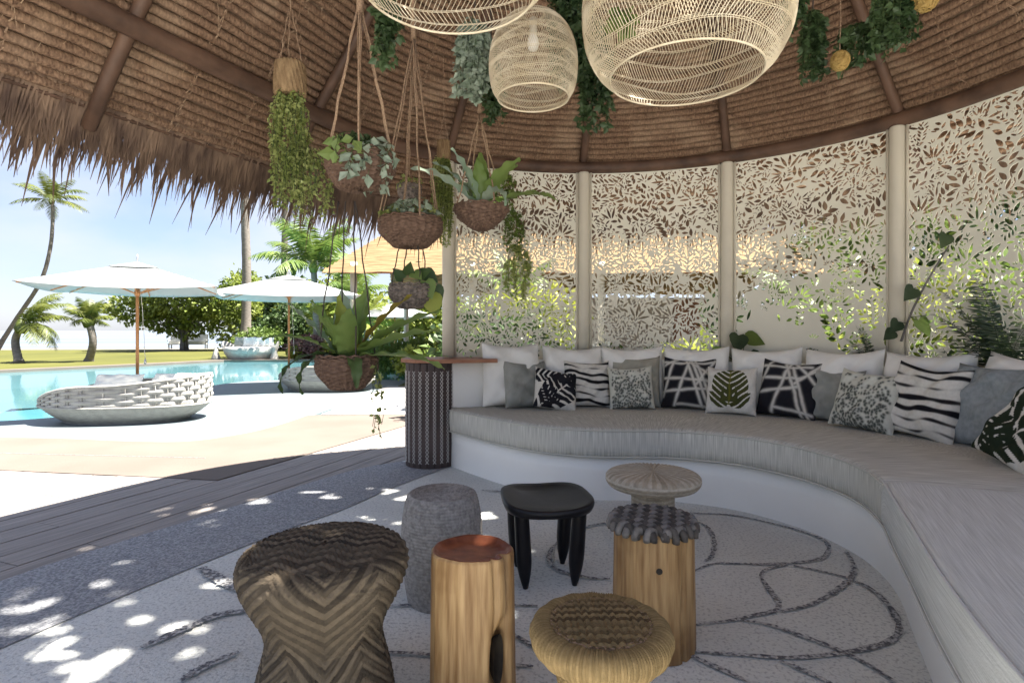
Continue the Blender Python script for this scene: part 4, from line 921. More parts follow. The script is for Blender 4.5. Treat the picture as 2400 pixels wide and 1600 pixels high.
rope(C_, tops, tops+Vector((0, 0, .35)), .015, name='knotted_rope'); rope(C_, tops+Vector((0, 0, .33)), tops+Vector((0, 0, 1.0)), .006)
for i, (az, el, ln, wd, bd, m_) in enumerate(((2.85, 1.05, 0.472, 0.058, .75, m_nestp), (3.3, .8, 0.496, 0.055, .8, m_nestp), (3.7, 1.25, 0.401, 0.052, .5, m_nestp), (1.7, 1.4, 0.425, 0.058, .4, m_nest), (.5, 1.15, 0.401, 0.065, .7, m_nest), (5.6, 1.0, 0.401, 0.058, .8, m_nest), (.1, .55, 0.472, 0.046, 1.0, m_nest), (6.0, .40, 0.496, 0.042, 1.0, m_nest), (5.2, .7, 0.401, 0.039, 2.4, m_nestp), (4.6, 1.35, 0.307, 0.052, .5, m_nest), (2.2, 1.0, 0.354, 0.052, .8, m_nest))):
    strap_leaf(C_, az, el, ln, wd, bd, m_, i)
pD = at(962, 672, 3.5); D_ = empty('hanging_basket', pD, 'small dark basket with big heart leaves, hanging under the deep brown basket', 'planter')
basket(D_, .09, .122, .125, m_basketg, 7, 22, .011)
for a in (.6, 2.2, 3.5, 5.4): rope(D_, (.12*math.cos(a), .12*math.sin(a), 0), (.06*math.cos(a)+.01, .06*math.sin(a), .33), .004, m_rope_dark)
def heart_leaf(root, c, d, up, sz, mat, name='leaf'):
    c, d, up = Vector(c), Vector(d).normalized(), Vector(up); s = d.cross(up).normalized(); n_ = s.cross(d); mb = MB()
    o_ = [(0, 0), (.22, -.12), (.42, .02), (.5, .22), (.42, .5), (.2, .82), (0, 1.08), (-.2, .82), (-.42, .5), (-.5, .22), (-.42, .02), (-.22, -.12)]
    vs = [c+s*x*sz+d*y*sz+n_*(abs(x)*.22-.12*y*y)*sz for x, y in o_]+[c+d*.45*sz-n_*.04*sz]; mb.add(vs, [(12, i, (i+1) % 12) for i in range(12)]); return mb.build(name, mat, root, True)
for i, (c, d, s, m_) in enumerate((((.10, -.04, .03), (.35, -.2, -.9), .11, m_nest), ((.13, 0, -.05), (.15, -.1, -1), .13, m_leafy), ((.06, -.05, .06), (.6, -.3, .3), .09, m_leafd), ((0, -.03, .07), (.1, -.5, .5), .09, m_leafd), ((-.05, 0, .05), (-.4, -.3, .5), .08, m_leafd), ((.08, .02, .09), (.6, 0, -.4), .10, m_leafd), ((.15, .02, .0), (.4, 0, -.8), .09, m_leafd), ((.03, -.06, .08), (.4, -.4, -.3), .08, m_nest))):
    heart_leaf(D_, c, d, (0, -1, .5), s, m_)
pE = at(813, 838, 3.0); E_ = empty('hanging_basket', pE, 'round-bottomed brown basket with a huge bird nest fern hanging over the deck', 'planter')
basket(E_, .105, .150, .158, m_basket, 9, 24, .0115)
for a, tx in ((.5, 846), (2.1, 800), (3.4, 772), (5.3, 838)):
    b_ = at(tx, 470, 3.0)-pE; rope(E_, (.15*math.cos(a), .15*math.sin(a), 0), (b_.x*.55, .02, b_.z), .004, m_rope_dark)
for i, (az, el, ln, wd, bd, m_) in enumerate(((.05, .62, .52, 0.087, .35, m_nest), (6.15, .42, .50, 0.080, .35, m_nest), (5.9, .12, .56, 0.058, .55, m_nest), (.3, .95, .46, 0.075, .35, m_nesty), (1.2, 1.25, .42, 0.072, .2, m_nest), (2.0, 1.2, .42, 0.058, .3, m_nestp), (2.6, 1.0, .40, 0.051, .3, m_nest), (3.0, .8, .42, 0.043, .1, m_nestp), (3.3, .60, .42, 0.043, 1.0, m_nest), (3.6, .30, .42, 0.032, 2.4, m_leafd), (2.9, .2, .40, 0.029, 2.6, m_leafd), (5.2, .25, .30, 0.036, 2.6, m_leafd), (4.4, 1.1, .28, 0.043, .6, m_nest), (5.0, 1.0, .34, 0.058, .5, m_nest), (3.9, 1.15, .32, 0.043, .4, m_nest), (.9, 1.35, .36, 0.051, .2, m_nest), (2.3, 1.4, .34, 0.043, .1, m_leafy))):
    strap_leaf(E_, az, el, ln, wd, bd, m_, i+50, r=.03)
trailing(E_, .17, -.06, -.02, -.42, .03, 5, m_trail, 47, .03, 36, name='trailing_shoot')
pH = at(960, 440, 4.05); H_ = empty('hanging_pot', pH, 'small dark coir pot with leafy rosette glimpsed beyond the rope baskets', 'planter')
basket(H_, .06, .082, .10, m_basketg, 7, 20, .004); trailing(H_, 0, 0, .08, -.02, .09, 10, m_trail, 48, .04, 60); rope(H_, (0, 0, 0), (0, 0, .5), .004)
# --- coir tubes with trailing moss
pF = at(680, 148, 3.25); F_ = empty('coir_tube_planter', pF, 'coir cylinder dripping long yellow-green trailing shoots from the ring beam', 'planter')
revolve('coir_tube', [(.02, 0), (.075, -.004), (.085, -.06), (.088, -.15), (.08, -.19), (.02, -.195)], 90, 40, lambda A, T, r: .006*np.sin(A*23+T*90)*np.sin(T*160), m_coir, F_)
for a in (0, 2.1, 4.2): rope(F_, (.07*math.cos(a), .07*math.sin(a), -.01), (.01*math.cos(a), .01*math.sin(a), .30), .003)
rope(F_, (0, 0, .30), (0, 0, .62), .004)
trailing(F_, 0, 0, -.15, -.84, .115, 46, m_trail, 51, .022, 120, spread=1.0, wd=.28); trailing(F_, .10, 0, -.50, -.88, .15, 26, m_trail, 52, .022, 110, wd=.28)
pG = at(1040, 330, 4.35); G_ = empty('coir_tube_planter', pG, 'slim coir cylinder with green shoots trailing down beside the end column', 'planter')
revolve('coir_tube', [(.02, 0), (.045, -.004), (.05, -.08), (.048, -.14), (.02, -.145)], 70, 30, lambda A, T, r: .005*np.sin(A*19+T*90)*np.sin(T*150), m_coir, G_)
for a in (0, 3.1): rope(G_, (.04*math.cos(a), 0, -.01), (0, 0, .19), .003)
rope(G_, (0, 0, .19), (0, 0, .80), .003)
trailing(G_, -.01, 0, -.12, -.80, .075, 52, m_trail, 53, .02, 150, wd=.3)
# --- dark garlands up in the roof
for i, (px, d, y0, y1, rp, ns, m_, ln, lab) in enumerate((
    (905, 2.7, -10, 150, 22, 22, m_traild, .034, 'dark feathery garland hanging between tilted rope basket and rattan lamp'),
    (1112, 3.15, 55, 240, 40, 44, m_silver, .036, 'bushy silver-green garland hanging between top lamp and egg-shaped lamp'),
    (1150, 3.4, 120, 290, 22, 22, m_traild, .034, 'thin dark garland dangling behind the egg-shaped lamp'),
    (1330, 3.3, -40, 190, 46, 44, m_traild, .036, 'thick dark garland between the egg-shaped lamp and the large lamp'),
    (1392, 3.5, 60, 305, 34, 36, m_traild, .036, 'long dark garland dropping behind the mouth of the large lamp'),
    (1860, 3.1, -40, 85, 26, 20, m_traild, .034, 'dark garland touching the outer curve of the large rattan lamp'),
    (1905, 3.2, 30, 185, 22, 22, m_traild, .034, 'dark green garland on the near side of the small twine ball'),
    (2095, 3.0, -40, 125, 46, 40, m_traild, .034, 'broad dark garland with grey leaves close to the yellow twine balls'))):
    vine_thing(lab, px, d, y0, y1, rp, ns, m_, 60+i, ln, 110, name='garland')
    g_ = [o_ for o_ in bpy.data.objects if o_.name.startswith('garland') and o_.type == 'EMPTY'][-1]
    rope(g_, (0, 0, -.05), (0, 0, max(.1, roof_z(g_.location.x, g_.location.y)-.05-g_.location.z)), .004, m_rope_dark)
vine_thing('green sprig of leaves caught inside the large rattan lamp', 1455, 2.35, 20, 95, 26, 10, m_leaf, 77, .05, 60, name='sprig')
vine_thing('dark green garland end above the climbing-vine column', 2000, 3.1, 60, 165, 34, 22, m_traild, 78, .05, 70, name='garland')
def twine_ball(label, px, py, d, r):
    p = at(px, py, d); o = empty('twine_ball', p, label, 'ornament', 'yellow twine balls in the roof'); mb = MB(); rr = np.random.default_rng(int(px))
    MB().lathe([(.004, -r*1.0), (r*.6, -r*.9), (r*.88, -r*.35), (r*.9, .2*r), (r*.6, r*.9), (.004, r*1.05)], 18).build('core', m_yball, o, True)
    for k in range(40):
        ax = rdir(1, rr)[0]; u = np.cross(ax, (0, 0, 1.0)); u /= np.linalg.norm(u)+1e-6; v = np.cross(ax, u); ph = rr.uniform(0, .3)
        mb.tube([(u*math.cos(a)+v*math.sin(a))*r*np.array((1, 1, 1.12))*(1+.02*k/40) for a in np.linspace(0, 6.28, 16)], .0028, 3, False)
    tag(mb.build('twine', m_yball, o), kind='stuff'); rope(o, (0, 0, r), (0, 0, max(.2, roof_z(p.x, p.y)-p.z-.08)), .003)
twine_ball('small yellow twine ball hanging among dark garlands', 1969, 143, 3.1, .047); twine_ball('larger yellow twine ball partly cut by the roof above', 2168, -4, 2.9, .062)
# --- planter plants behind the cushions
def ledge(px, z=.82, r=2.28): a = angle_at(px, r); return ring(a, r, z)
p = ledge(2120); cv = empty('climbing_vine', p, 'climbing vine with a bare dark stem slanting up from the planter', 'plant')
sp = [at(2112, 800, p.y)-p, at(2135, 735, p.y-.02)-p, at(2170, 665, p.y-.1)-p, at(2215, 590, p.y-.16)-p, at(2250, 540, p.y-.2)-p, at(2275, 475, p.y-.25)-p]
c_ = spline([tuple(q) for q in sp], 24); mb = MB(); mb.tube(c_, [.008-.00018*i for i in range(24)], 6); mb.build('stem', m_bark2, cv, True)
for i, (k, dx, dz, s) in enumerate(((14, .10, -.10, .135), (9, -.12, -.04, .11), (17, .05, .03, .09), (19, .10, .05, .08), (16, -.08, .06, .10), (21, .03, .02, .05), (4, .12, .02, .10), (3, -.10, .02, .10), (2, -.13, -.02, .09), (4, .05, -.03, .12), (12, .13, .02, .08))):
    b_ = Vector(c_[k]); e = b_+Vector((dx*.8, -.03, dz*.6)); rope(cv, b_, e, .0025, m_leafd, name='stalk'); heart_leaf(cv, e, (dx, -.05, -abs(dz)-.08), (0, -1, .3), s, m_fern if i % 3 else m_nest)
def fern_plant(label, px, specs, ln0, z=.82):
    p = ledge(px, z); o = empty('fern', p, label, 'plant')
    for i, (az, el, ln, bd) in enumerate(specs): frond(o, (0, 0, 0), az, el, ln*ln0, bd, ln*ln0*.26, 40, m_fern, i+int(px), .25, lwid=.045, droop=.10)
    return o
fern_plant('tall dark fern fanning out above the blue-grey cushion', 2355, ((2.6, 1.25, .62, .5), (1.8, 1.45, .66, .4), (1.0, 1.3, .62, .6), (3.2, .9, .5, .9), (.4, 1.0, .5, .9), (4.4, 1.2, .45, .8), (2.2, 1.1, .55, .7), (5.2, .9, .4, 1.0)), 1.0)
fern_plant('narrow dark fern squeezed against the column by the solid screen', 2050, ((2.6, 1.35, .42, .3), (3.0, 1.1, .36, .5), (2.2, 1.4, .40, .3), (3.4, .9, .30, .7), (4.2, 1.1, .25, .7)), .85)
p = ledge(1735); rp_ = empty('rubber_plant', p, 'dark plant with drooping broad leaves at the foot of a column', 'plant')
for i, (b, e, d, s, m_) in enumerate((((0, 0, 0), (-.03, -.04, .26), (-.1, -.2, -.3), .16, m_fern), ((0, 0, 0), (.04, -.02, .24), (.8, -.2, -.25), .15, m_leaf), ((0, 0, 0), (-.16, -.03, .13), (-.55, -.1, -.5), .15, m_nest), ((0, 0, 0), (.06, -.05, .12), (.2, -.3, -.7), .15, m_fern), ((0, 0, 0), (.12, -.02, .05), (.8, -.2, -.1), .12, m_fern), ((0, 0, 0), (-.02, -.05, .10), (.1, -.3, -.6), .13, m_nest))):
    rope(rp_, b, e, .003, m_leafd, name='stalk'); heart_leaf(rp_, e, d, (0, -1, .6), s, m_)
for i, (px, lab) in enumerate(((1450, 'low leafy sprig poking over the third white cushion'), (1395, 'small trailing sprig in the gap between second and third white cushions'), (1925, 'wiry dark seedling in front of the solid screen panel'), (2255, 'low dark leaves in the planter between vine and tall fern'))):
    p = ledge(px); o = empty('planter_sprig', p, lab, 'plant'); V = []; rr = np.random.default_rng(i+5); mb = MB(); C = []; D = []
    for k in range(5 if i != 2 else 3):
        a = rr.uniform(0, 6.3); h = rr.uniform(.08, .17); pts = [np.array((.10*math.cos(a)*t, .05*math.sin(a)*t, h*t)) for t in np.linspace(0, 1, 5)]; mb.tube(pts, .002, 3, False)
        for t in range(1, 5):
            for q in range(2): C.append(pts[t]); D.append(np.array((rr.normal(), rr.normal()*.6, rr.normal()*.4)))
    V = leaves_np(np.array(C), np.array(D), rdir(len(C), rr), rr.uniform(.03, .065, len(C)), rr.uniform(.010, .018, len(C))); mb.build('stem', m_leafd, o); np_quads('foliage', V, m_leafd if i != 0 else m_leaf, o)
# vine climbing the first screen
pv = ring(109, RB-.05, 2.5); o = empty('screen_vine', pv, 'loose green vine trailing down over the first cream screen', 'plant')
for k, (dx, z0, z1, rad) in enumerate(((0, 0, -.45, .10), (.10, -.35, -.75, .10), (.14, -.65, -1.12, .11), (-.10, -.05, -.35, .07))): trailing(o, dx, 0, z0, z1, rad, 14, m_leaf if k != 2 else m_trail, 90+k, .035, 55, wd=.42)
# ================================================================== by the pool
def umbrella(label, px, d, half, rz, zap, zed, base_z=-.02):
    x = (px-1200)/F*d; o = empty('parasol', (x, d, base_z), label, 'umbrella', 'square white parasols by the pool', rz); zap -= base_z; zed -= base_z
    n = 25; u = np.linspace(-1, 1, n); U, V = np.meshgrid(u, u); m_ = np.maximum(np.abs(U), np.abs(V)); dg = np.minimum(np.abs(U), np.abs(V))/np.maximum(m_, 1e-6)
    Z = zap-(zap-zed)*m_**1.05-.055*(1-dg**2)*m_*(1-.0*m_)*np.sin(np.pi*np.clip(m_, 0, 1)*.62); X = half*U*(1-.035*(1-np.abs(V)**2)*m_); Y = half*V*(1-.035*(1-np.abs(U)**2)*m_)
    P = np.stack([X, Y, Z], -1); T = P.copy(); T[..., 2] -= .006
    c = grid('canopy', P, m_canvas, o, False)
    mod = c.modifiers.new('thickness', 'SOLIDIFY'); mod.thickness = .004
    # valance corner pockets and vent cap
    U2, V2 = np.meshgrid(np.linspace(-1, 1, 9), np.linspace(-1, 1, 9)); mm = np.maximum(np.abs(U2), np.abs(V2)); h = half*.27
    vc = grid('vent_cap', np.stack([h*U2, h*V2, zap+.022-(zap-zed)*.27*mm], -1), m_canvas, o, False); vc.modifiers.new('thickness', 'SOLIDIFY').thickness = .004
    MB().lathe([(.021, 0), (.021, zap-.02)], 14).build('pole', m_pole, o, True)
    MB().lathe([(.010, zap+.03), (.014, zap+.07), (.004, zap+.13)], 10).build('finial', m_metal, o, True)
    MB().lathe([(.036, zap-.46), (.038, zap-.42), (.036, zap-.38)], 14).build('hub', m_pole, o, True)
    for sx, sy in ((1, 1), (1, -1), (-1, 1), (-1, -1), (1, 0), (-1, 0), (0, 1), (0, -1)):
        e = .97 if sx and sy else .93; mb = MB(); mb.tube([(.03*sx, .03*sy, zap-.03), (half*sx*e*.5, half*sy*e*.5, zap-.03-(zap-zed)*.5), (half*sx*e, half*sy*e, zed-.015-(0 if sx and sy else .03))], .010, 5); mb.build('rib', m_pole, o)
        mb = MB(); mb.tube([(.03*sx, .03*sy, zap-.42), (half*sx*.45, half*sy*.45, zap-.05-(zap-zed)*.47)], .008, 5); mb.build('strut', m_pole, o)
    rope(o, (.05, -.02, zap-.4), (.10, -.04, .75), .004, m_lash, name='pull_cord'); MB().lathe([(.004, .66), (.018, .68), (.014, .72), (.004, .75)], 8, (.10, -.04, 0)).build('cord_weight', m_metal, o, True)
    return o
umbrella('large white parasol on a teak pole rising behind the woven boat daybed', 322, 8.0, 1.06, R(24), 2.06, 1.70)
umbrella('white parasol on a teak pole standing by the second woven daybed', 677, 11.3, 1.28, R(20), 2.20, 1.78)
umbrella('distant white parasol half hidden behind the small dark basket', 925, 20.5, 1.45, R(10), 2.08, 1.62)
def boat_daybed(label, loc, rz, ln, wd, detail=True):
    o = empty('woven_daybed', loc, label, 'daybed', 'boat-shaped woven daybeds', rz)
    # outline: long boat, local +x is the tall stern, -x the low pointed bow
    def outl(a, k=1.0):
        ca, sa = math.cos(a), math.sin(a); x = ln/2*math.copysign(abs(ca)**.78, ca); y = wd/2*math.copysign(abs(sa)**.85, sa)*(1-.30*max(0, -ca)**2); return np.array((x*k, y*k))
    def rimz(a): c = math.cos(a); return .42+.15*max(0, c)**1.2-.16*max(0, -c)**2.2+.05*math.sin(a)**2
    def lowz(a): return .20
    na = 96; aa_ = np.linspace(0, 2*np.pi, na, endpoint=False)
    # lower hull in fine weave
    rows = []
    for k, z in ((.05, .0), (.66, .0), (.72, .012), (.84, .08), (.93, .15), (.985, .20), (1.0, .215)):
        rows.append([(*outl(a, k), z*1.0) for a in aa_])
    Pm = np.array(rows); Pd = spline(Pm.reshape(len(rows), -1), 40).reshape(40, na, 3)
    rel = .004*np.sin(np.arange(40)[:, None]*2.6)*np.ones((40, na)); Pd[..., 0] *= 1+rel; Pd[..., 1] *= 1+rel
    grid('hull', Pd, m_wpaint, o, True, closeu=True)
    # inner shell
    rows = [[(*outl(a, .978), .21+(rimz(a)-.21)*t) for a in aa_] for t in (0, .5, 1)]; grid('inner_shell', np.array(rows), m_strap, o, True, closeu=True)
    # chunky straps woven over and under
    nr_, nc = 6, 38
    if detail:
        for r_ in range(nr_):
            for c in range(nc):
                if (c+r_) % 2: continue
                a0, a1 = 2*np.pi*(c-.28)/nc, 2*np.pi*(c+1.28)/nc; P = np.zeros((5, 7, 3))
                for i in range(7):
                    a = a0+(a1-a0)*i/6; zl = .215+(rimz(a)-.215)*(r_+.0)/nr_; zh = .215+(rimz(a)-.215)*(r_+1.0)/nr_
                    for j in range(5): t = j/4; b = .985+.028*math.sin(math.pi*i/6)*math.sin(math.pi*(.12+.76*t)); P[j, i] = (*outl(a, b), zl+(zh-zl)*t)
                grid('strap', P, m_strap, o, True)
    for c in range(nc):
        a = 2*np.pi*(c+.5)/nc; mb = MB(); mb.tube([(*outl(a, .992), .20), (*outl(a, .992), (rimz(a)+.2)/2), (*outl(a, .992), rimz(a)-.005)], .008, 5, True, .6); mb.build('stake', m_strap, o, True)
    mb = MB(); mb.tube([(*outl(a, .985), rimz(a)) for a in np.linspace(0, 2*np.pi, 90)], .018, 6, False); mb.build('rim', m_strap, o, True)
    mb = MB(); mb.tube([(*outl(a, 1.0), .212) for a in np.linspace(0, 2*np.pi, 90)], .014, 6, False); mb.build('waist_band', m_wpaint, o, True)
    # mattress
    rows = [[(*outl(a, k), z) for a in aa_] for k, z in ((.94, .25), (.945, .33), (.92, .36), (.5, .37), (.02, .37))]; grid('mattress', np.array(rows), m_cushw, o, True, closeu=True)
    return o
p1 = gnd(276, 995, -.02); boat_daybed('white boat-shaped daybed woven from broad straps, standing in the shallow pool ledge', (-4.92, 7.28, -.02), R(8), 1.98, 1.1)
for i, (x, y, rz, w_, lab) in enumerate(((-5.2, 7.42, .15, .6, 'white bolster inside the strap-woven daybed, towards its pointed bow'), (-4.6, 7.55, -.1, .6, 'white bolster inside the strap-woven daybed, towards its tall end'))):
    c = pillow('bolster', w_, .36, .20, m_cushw, None, 24, 60+i); c.location = (x, y, .24); c.rotation_euler = (R(-35), 0, rz); tag(c, lab, 'cushion')
boat_daybed('white woven daybed partly hidden behind the big fern basket', (-3.55, 10.9, -.02), R(-6), 1.85, 1.1)
# far daybed with hood wings, and sofa
def far_daybed(label, loc, rz, sc=1.0):
    o = empty('round_daybed', loc, label, 'daybed', None, rz); na = 48; aa_ = np.linspace(0, 2*np.pi, na, endpoint=False)
    def ell(a, k, z): return (1.05*k*math.cos(a), .7*k*math.sin(a), z)
    def top(a): return .42+.42*max(0, math.sin(a)*.55+abs(math.cos(a))**6*.85-.25)
    grid('shell', np.array([[ell(a, .78, 0) for a in aa_], [ell(a, .92, .2) for a in aa_], [ell(a, 1.0, top(a)) for a in aa_], [ell(a, .96, top(a)) for a in aa_], [ell(a, .9, .36) for a in aa_]]), m_wpaint, o, True, closeu=True)
    grid('mattress', np.array([[ell(a, .91, .36) for a in aa_], [ell(a, .9, .46) for a in aa_], [ell(a, .02, .48) for a in aa_]]), m_cushw, o, True, closeu=True)
    return o
fd = far_daybed('pale rounded daybed with raised ends across the pool', (gnd(590, 842).x, 21.9, .03), R(3))
for i, (dx, mt, lab) in enumerate(((-.42, m_cushg, 'grey cushion on the rounded daybed across the pool'), (-.08, m_cushw, 'white cushion in the middle of the rounded daybed across the pool'), (.30, m_cushw, 'white cushion beside the raised end of the rounded daybed across the pool'), (.66, m_cushw, 'white cushion against the end wing of the rounded daybed across the pool'))):
    c = pillow('cushion', .46, .40, .16, mt, None, 16, 70+i); c.location = (fd.location.x+dx, 21.85, .50); c.rotation_euler = (R(-20), 0, .1*i); tag(c, lab, 'cushion')
def far_sofa(label, loc, rz):
    o = empty('garden_sofa', loc, label, 'sofa', 'far garden sofas', rz)
    MB().box((0, 0, .30), (2.0, .8, .10)).build('seat', m_cushw, o); MB().box((0, .38, .62), (2.0, .08, .50), Matrix.Rotation(R(-10), 3, 'X')).build('backrest', m_cushw, o); MB().box((0, -.02, .40), (1.85, .7, .12)).build('seat_pad', m_cushw, o)
    for sx in (-1, 1):
        MB().box((sx*1.0, 0, .50), (.07, .8, .06)).build('armrest', m_cushw, o)
        for sy in (-1, 1): MB().box((sx*.95, sy*.35, .15), (.06, .06, .30)).build('leg', m_cushw, o)
far_sofa('pale garden sofa on the lawn beside the spreading tree', (gnd(492, 815).x, 34.0, .02), R(20)); far_sofa('grey garden sofa behind the purple-leaved shrubs across the pool', (gnd(700, 838).x+.3, 25.5, .02), R(-15))
for px, lab in ((506, 'white cone lantern on the tree side of the rounded daybed'), (643, 'white cone lantern on the purple shrub side of the rounded daybed')):
    p = gnd(px, 843); o = empty('cone_lantern', p, lab, 'lantern'); MB().lathe([(.17, 0), (.16, .06), (.07, .36), (.03, .48), (.012, .55)], 16).build('shade', m_wpaint, o, True); MB().lathe([(.012, .55), (.02, .58), (.012, .62)], 8).build('handle', m_metal, o, True)
# ================================================================== palms and trees
def palm(name, label, path, r0, r1, nf, fl, seed, mat=m_palm, lw=.26, el0=1.25, dr=.5, group=None, npair=34, azr=None, bend=(.9, 1.7)):
    """path: world points of the trunk axis"""
    b = Vector(path[0]); o = empty(name, b, label, 'palm tree', group); c = spline([tuple(Vector(p)-b) for p in path], 26); rr = np.random.default_rng(seed)
    mb = MB(); mb.tube(c, [(r0+(r1-r0)*(i/25)**.7)*(1.0+.05*(i % 2))*(1.35-.35*min(1, i/2.5)) for i in range(26)], 10); mb.build('trunk', m_bark, o, True)
    top = c[-1]; MB().lathe([(r1*1.2, -.25), (r1*1.9, -.05), (r1*1.2, .15), (.02, .3)], 10, tuple(top)).build('crown_shaft', mat, o, True)
    for i in range(nf):
        az = (2.4*i+rr.uniform(-.3, .3)) if azr is None else rr.uniform(*azr); el = el0-1.5*(i/nf)**1.2+rr.normal(0, .08); frond(o, top+np.array((0, 0, .02)), az, el, fl*rr.uniform(.8, 1.1), rr.uniform(*bend), fl*lw, npair, mat, seed*100+i, .6, lwid=.065, droop=dr)
    return o
palm('coconut_palm', 'tall leaning coconut palm with a kinked trunk at the sea edge', [at(-12, 826, 33), at(40, 745, 33), at(95, 660, 33), at(118, 580, 33), at(124, 500, 33), at(121, 470, 33)], .13, .085, 15, 2.1, 3, lw=.22)
palm('coconut_palm', 'young palm with a drooping lopsided crown on the lawn', [gnd(45, 852), at(36, 800, 19.6), at(48, 765, 19.5)], .13, .10, 11, 1.7, 4, azr=(-1.6, 1.3), lw=.24, bend=(1.2, 2.2))
palm('coconut_palm', 'young stubby palm with upright fronds next to the parasol pole', [gnd(208, 848), at(218, 800, 20), at(208, 752, 20)], .13, .11, 12, .95, 5, lw=.34, el0=1.5, bend=(.7, 1.9))
palm('coconut_palm', 'tall straight palm trunk rising out of sight under the eave', [at(576, 800, 30), at(578, 640, 30), at(574, 480, 30), at(575, 300, 30)], .24, .19, 12, 3.0, 6)
palm('coconut_palm', 'slender pale palm trunk behind the second parasol', [at(668, 800, 34), at(666, 640, 34), at(668, 500, 34), at(664, 330, 34)], .20, .16, 12, 3.0, 7)
palm('areca_palm', 'lush arching palm with bright fronds over the second parasol', [gnd(742, 838), at(742, 760, 23), at(735, 625, 23)], .16, .11, 19, 2.7, 8, m_leaf, lw=.25, el0=1.45, dr=.55)
palm('areca_palm', 'smaller bright palm beside the golden reed roof', [gnd(812, 838), at(815, 760, 22), at(822, 690, 22)], .12, .09, 13, 1.9, 9, m_leaf, lw=.25, el0=1.45)
palm('areca_palm', 'feathery clump palm under the golden reed roof behind the big fern basket', [gnd(858, 840), at(858, 800, 20), at(860, 765, 20)], .10, .08, 13, 1.5, 19, m_leafy, lw=.25, el0=1.4)
def blob_tree(name, label, base, blobs, nl, ls, mat, seed, trunks=5, r0=.12, cat='tree', group=None, mat2=None):
    """blobs: list of (dx, dy, z, rx, ry, rz) leaf clumps relative to base"""
    o = empty(name, base, label, cat, group); rr = np.random.default_rng(seed); C = []; D = []
    tot = sum(b[3]*b[4]*b[5] for b in blobs)
    for b in blobs:
        n = int(nl*b[3]*b[4]*b[5]/tot); v = rdir(n, rr); rad = rr.uniform(.45, 1.0, (n, 1))**.45*(1+.22*smooth_noise(v[:, :1]*5+b[0], v[:, 1:2]*5+v[:, 2:]*4, seed)); c = v*rad*np.array(b[3:])+np.array(b[:3]); C.append(c); D.append(v+rdir(n, rr)*.9+np.array((0, 0, -.1)))
    C = np.concatenate(C); D = np.concatenate(D); l_ = ls*rr.uniform(.6, 1.4, len(C)); V = leaves_np(C, D, rdir(len(C), rr)+np.array((0, 0, .6)), l_, l_*.36)
    tag(np_quads('crown', V, mat, o), kind='stuff')
    if trunks:
        mb = MB()
        for i in range(trunks):
            b = blobs[i % len(blobs)]; a = 2.39*i; s = np.array((r0*1.6*math.cos(a), r0*1.6*math.sin(a), 0)) if trunks > 1 else np.zeros(3); e = np.array((b[0]+rr.normal(0, b[3]*.3), b[1]+rr.normal(0, b[4]*.3), b[2]+b[5]*rr.uniform(-.1, .5)))
            pts = [s*(1-t)+e*t+np.array((math.sin(t*5+i)*.06, math.cos(t*4+i)*.06, .0))*e[2]*.25+np.array((-e[0]*.35*math.sin(math.pi*t), -e[1]*.35*math.sin(math.pi*t), 0)) for t in np.linspace(0, 1, 8)]; mb.tube(pts, [r0*(1-.8*k/7) for k in range(8)], 6)
        mb.build('trunk', m_bark2, o, True)
    return o
b = gnd(432, 822); b.y = 31; b.x = (432-1200)/F*31; b.z = 0
blob_tree('spreading_tree', 'wide umbrella-shaped tree with many dark stems on the lawn', b, [(-2.6, 0, 2.3, 1.5, 1.4, .75), (-1.3, .3, 2.6, 1.6, 1.5, .9), (.2, 0, 2.7, 1.7, 1.6, .9), (1.8, .2, 2.5, 1.6, 1.5, .85), (2.9, 0, 2.35, 1.2, 1.3, .7), (-.9, 0, 1.6, 1.3, 1.0, .55), (.9, 0, 1.6, 1.3, 1.0, .55), (0, 0, 1.2, .9, .8, .5), (2.6, 1, 3.6, 1.0, 1, .7)], 10500, .19, m_tree, 31, 30, .075)
def bush(name, label, px, d, w_, h_, mat, seed, nl=1600, ls=.16, z0=0.0, py=None, cat='shrub', group=None):
    x = (px-1200)/F*d; rr = np.random.default_rng(seed); bl = [(rr.uniform(-.35, .35)*w_, rr.uniform(-.25, .25)*w_, h_*rr.uniform(.3, .75), w_*rr.uniform(.22, .36), w_*rr.uniform(.22, .36), h_*rr.uniform(.22, .36)) for _ in range(6)]+[(0, 0, h_*.4, w_*.4, w_*.4, h_*.4)]
    return blob_tree(name, label, (x, d, z0), bl, nl, ls, mat, seed, 4, .03, cat, group)
bush('tree', 'dark evergreen tree behind the straight palm trunk', 640, 36, 4.4, 4.8, m_leafd, 41, 5000, .24, cat='tree')
bush('tree', 'bright bushy tree showing above the gap between both parasols', 545, 40, 4.0, 5.2, m_tree, 42, 4000, .26, cat='tree')
bush('tree', 'mid-green tree behind the lush arching palm', 720, 34, 4.5, 4.6, m_tree, 43, 4500, .24, cat='tree')
bush('tree', 'dense dark tree filling the gap under the lush palm', 700, 31, 3.4, 3.2, m_leafd, 55, 4000, .2, cat='tree')
bush('tree', 'rounded green tree under the golden reed roof', 860, 27, 4.2, 3.5, m_tree, 44, 4500, .22, cat='tree')
bush('tree', 'leafy green tree showing between the end column and small dark basket', 985, 24, 4.0, 3.3, m_tree, 45, 4500, .2, cat='tree')
bush('shrub', 'purple-leaved shrub across the pool beside the second parasol pole', 715, 22.6, 1.7, 1.0, m_leafr, 46, 1800, .12)
bush('shrub', 'yellow-green shrub at the foot of the second parasol', 690, 22.3, .7, .6, m_leafy, 47, 700, .10)
bush('shrub', 'bright low shrub between the purple-leaved one and the big fern basket', 775, 22.8, 1.3, .9, m_leafy, 48, 1200, .12)
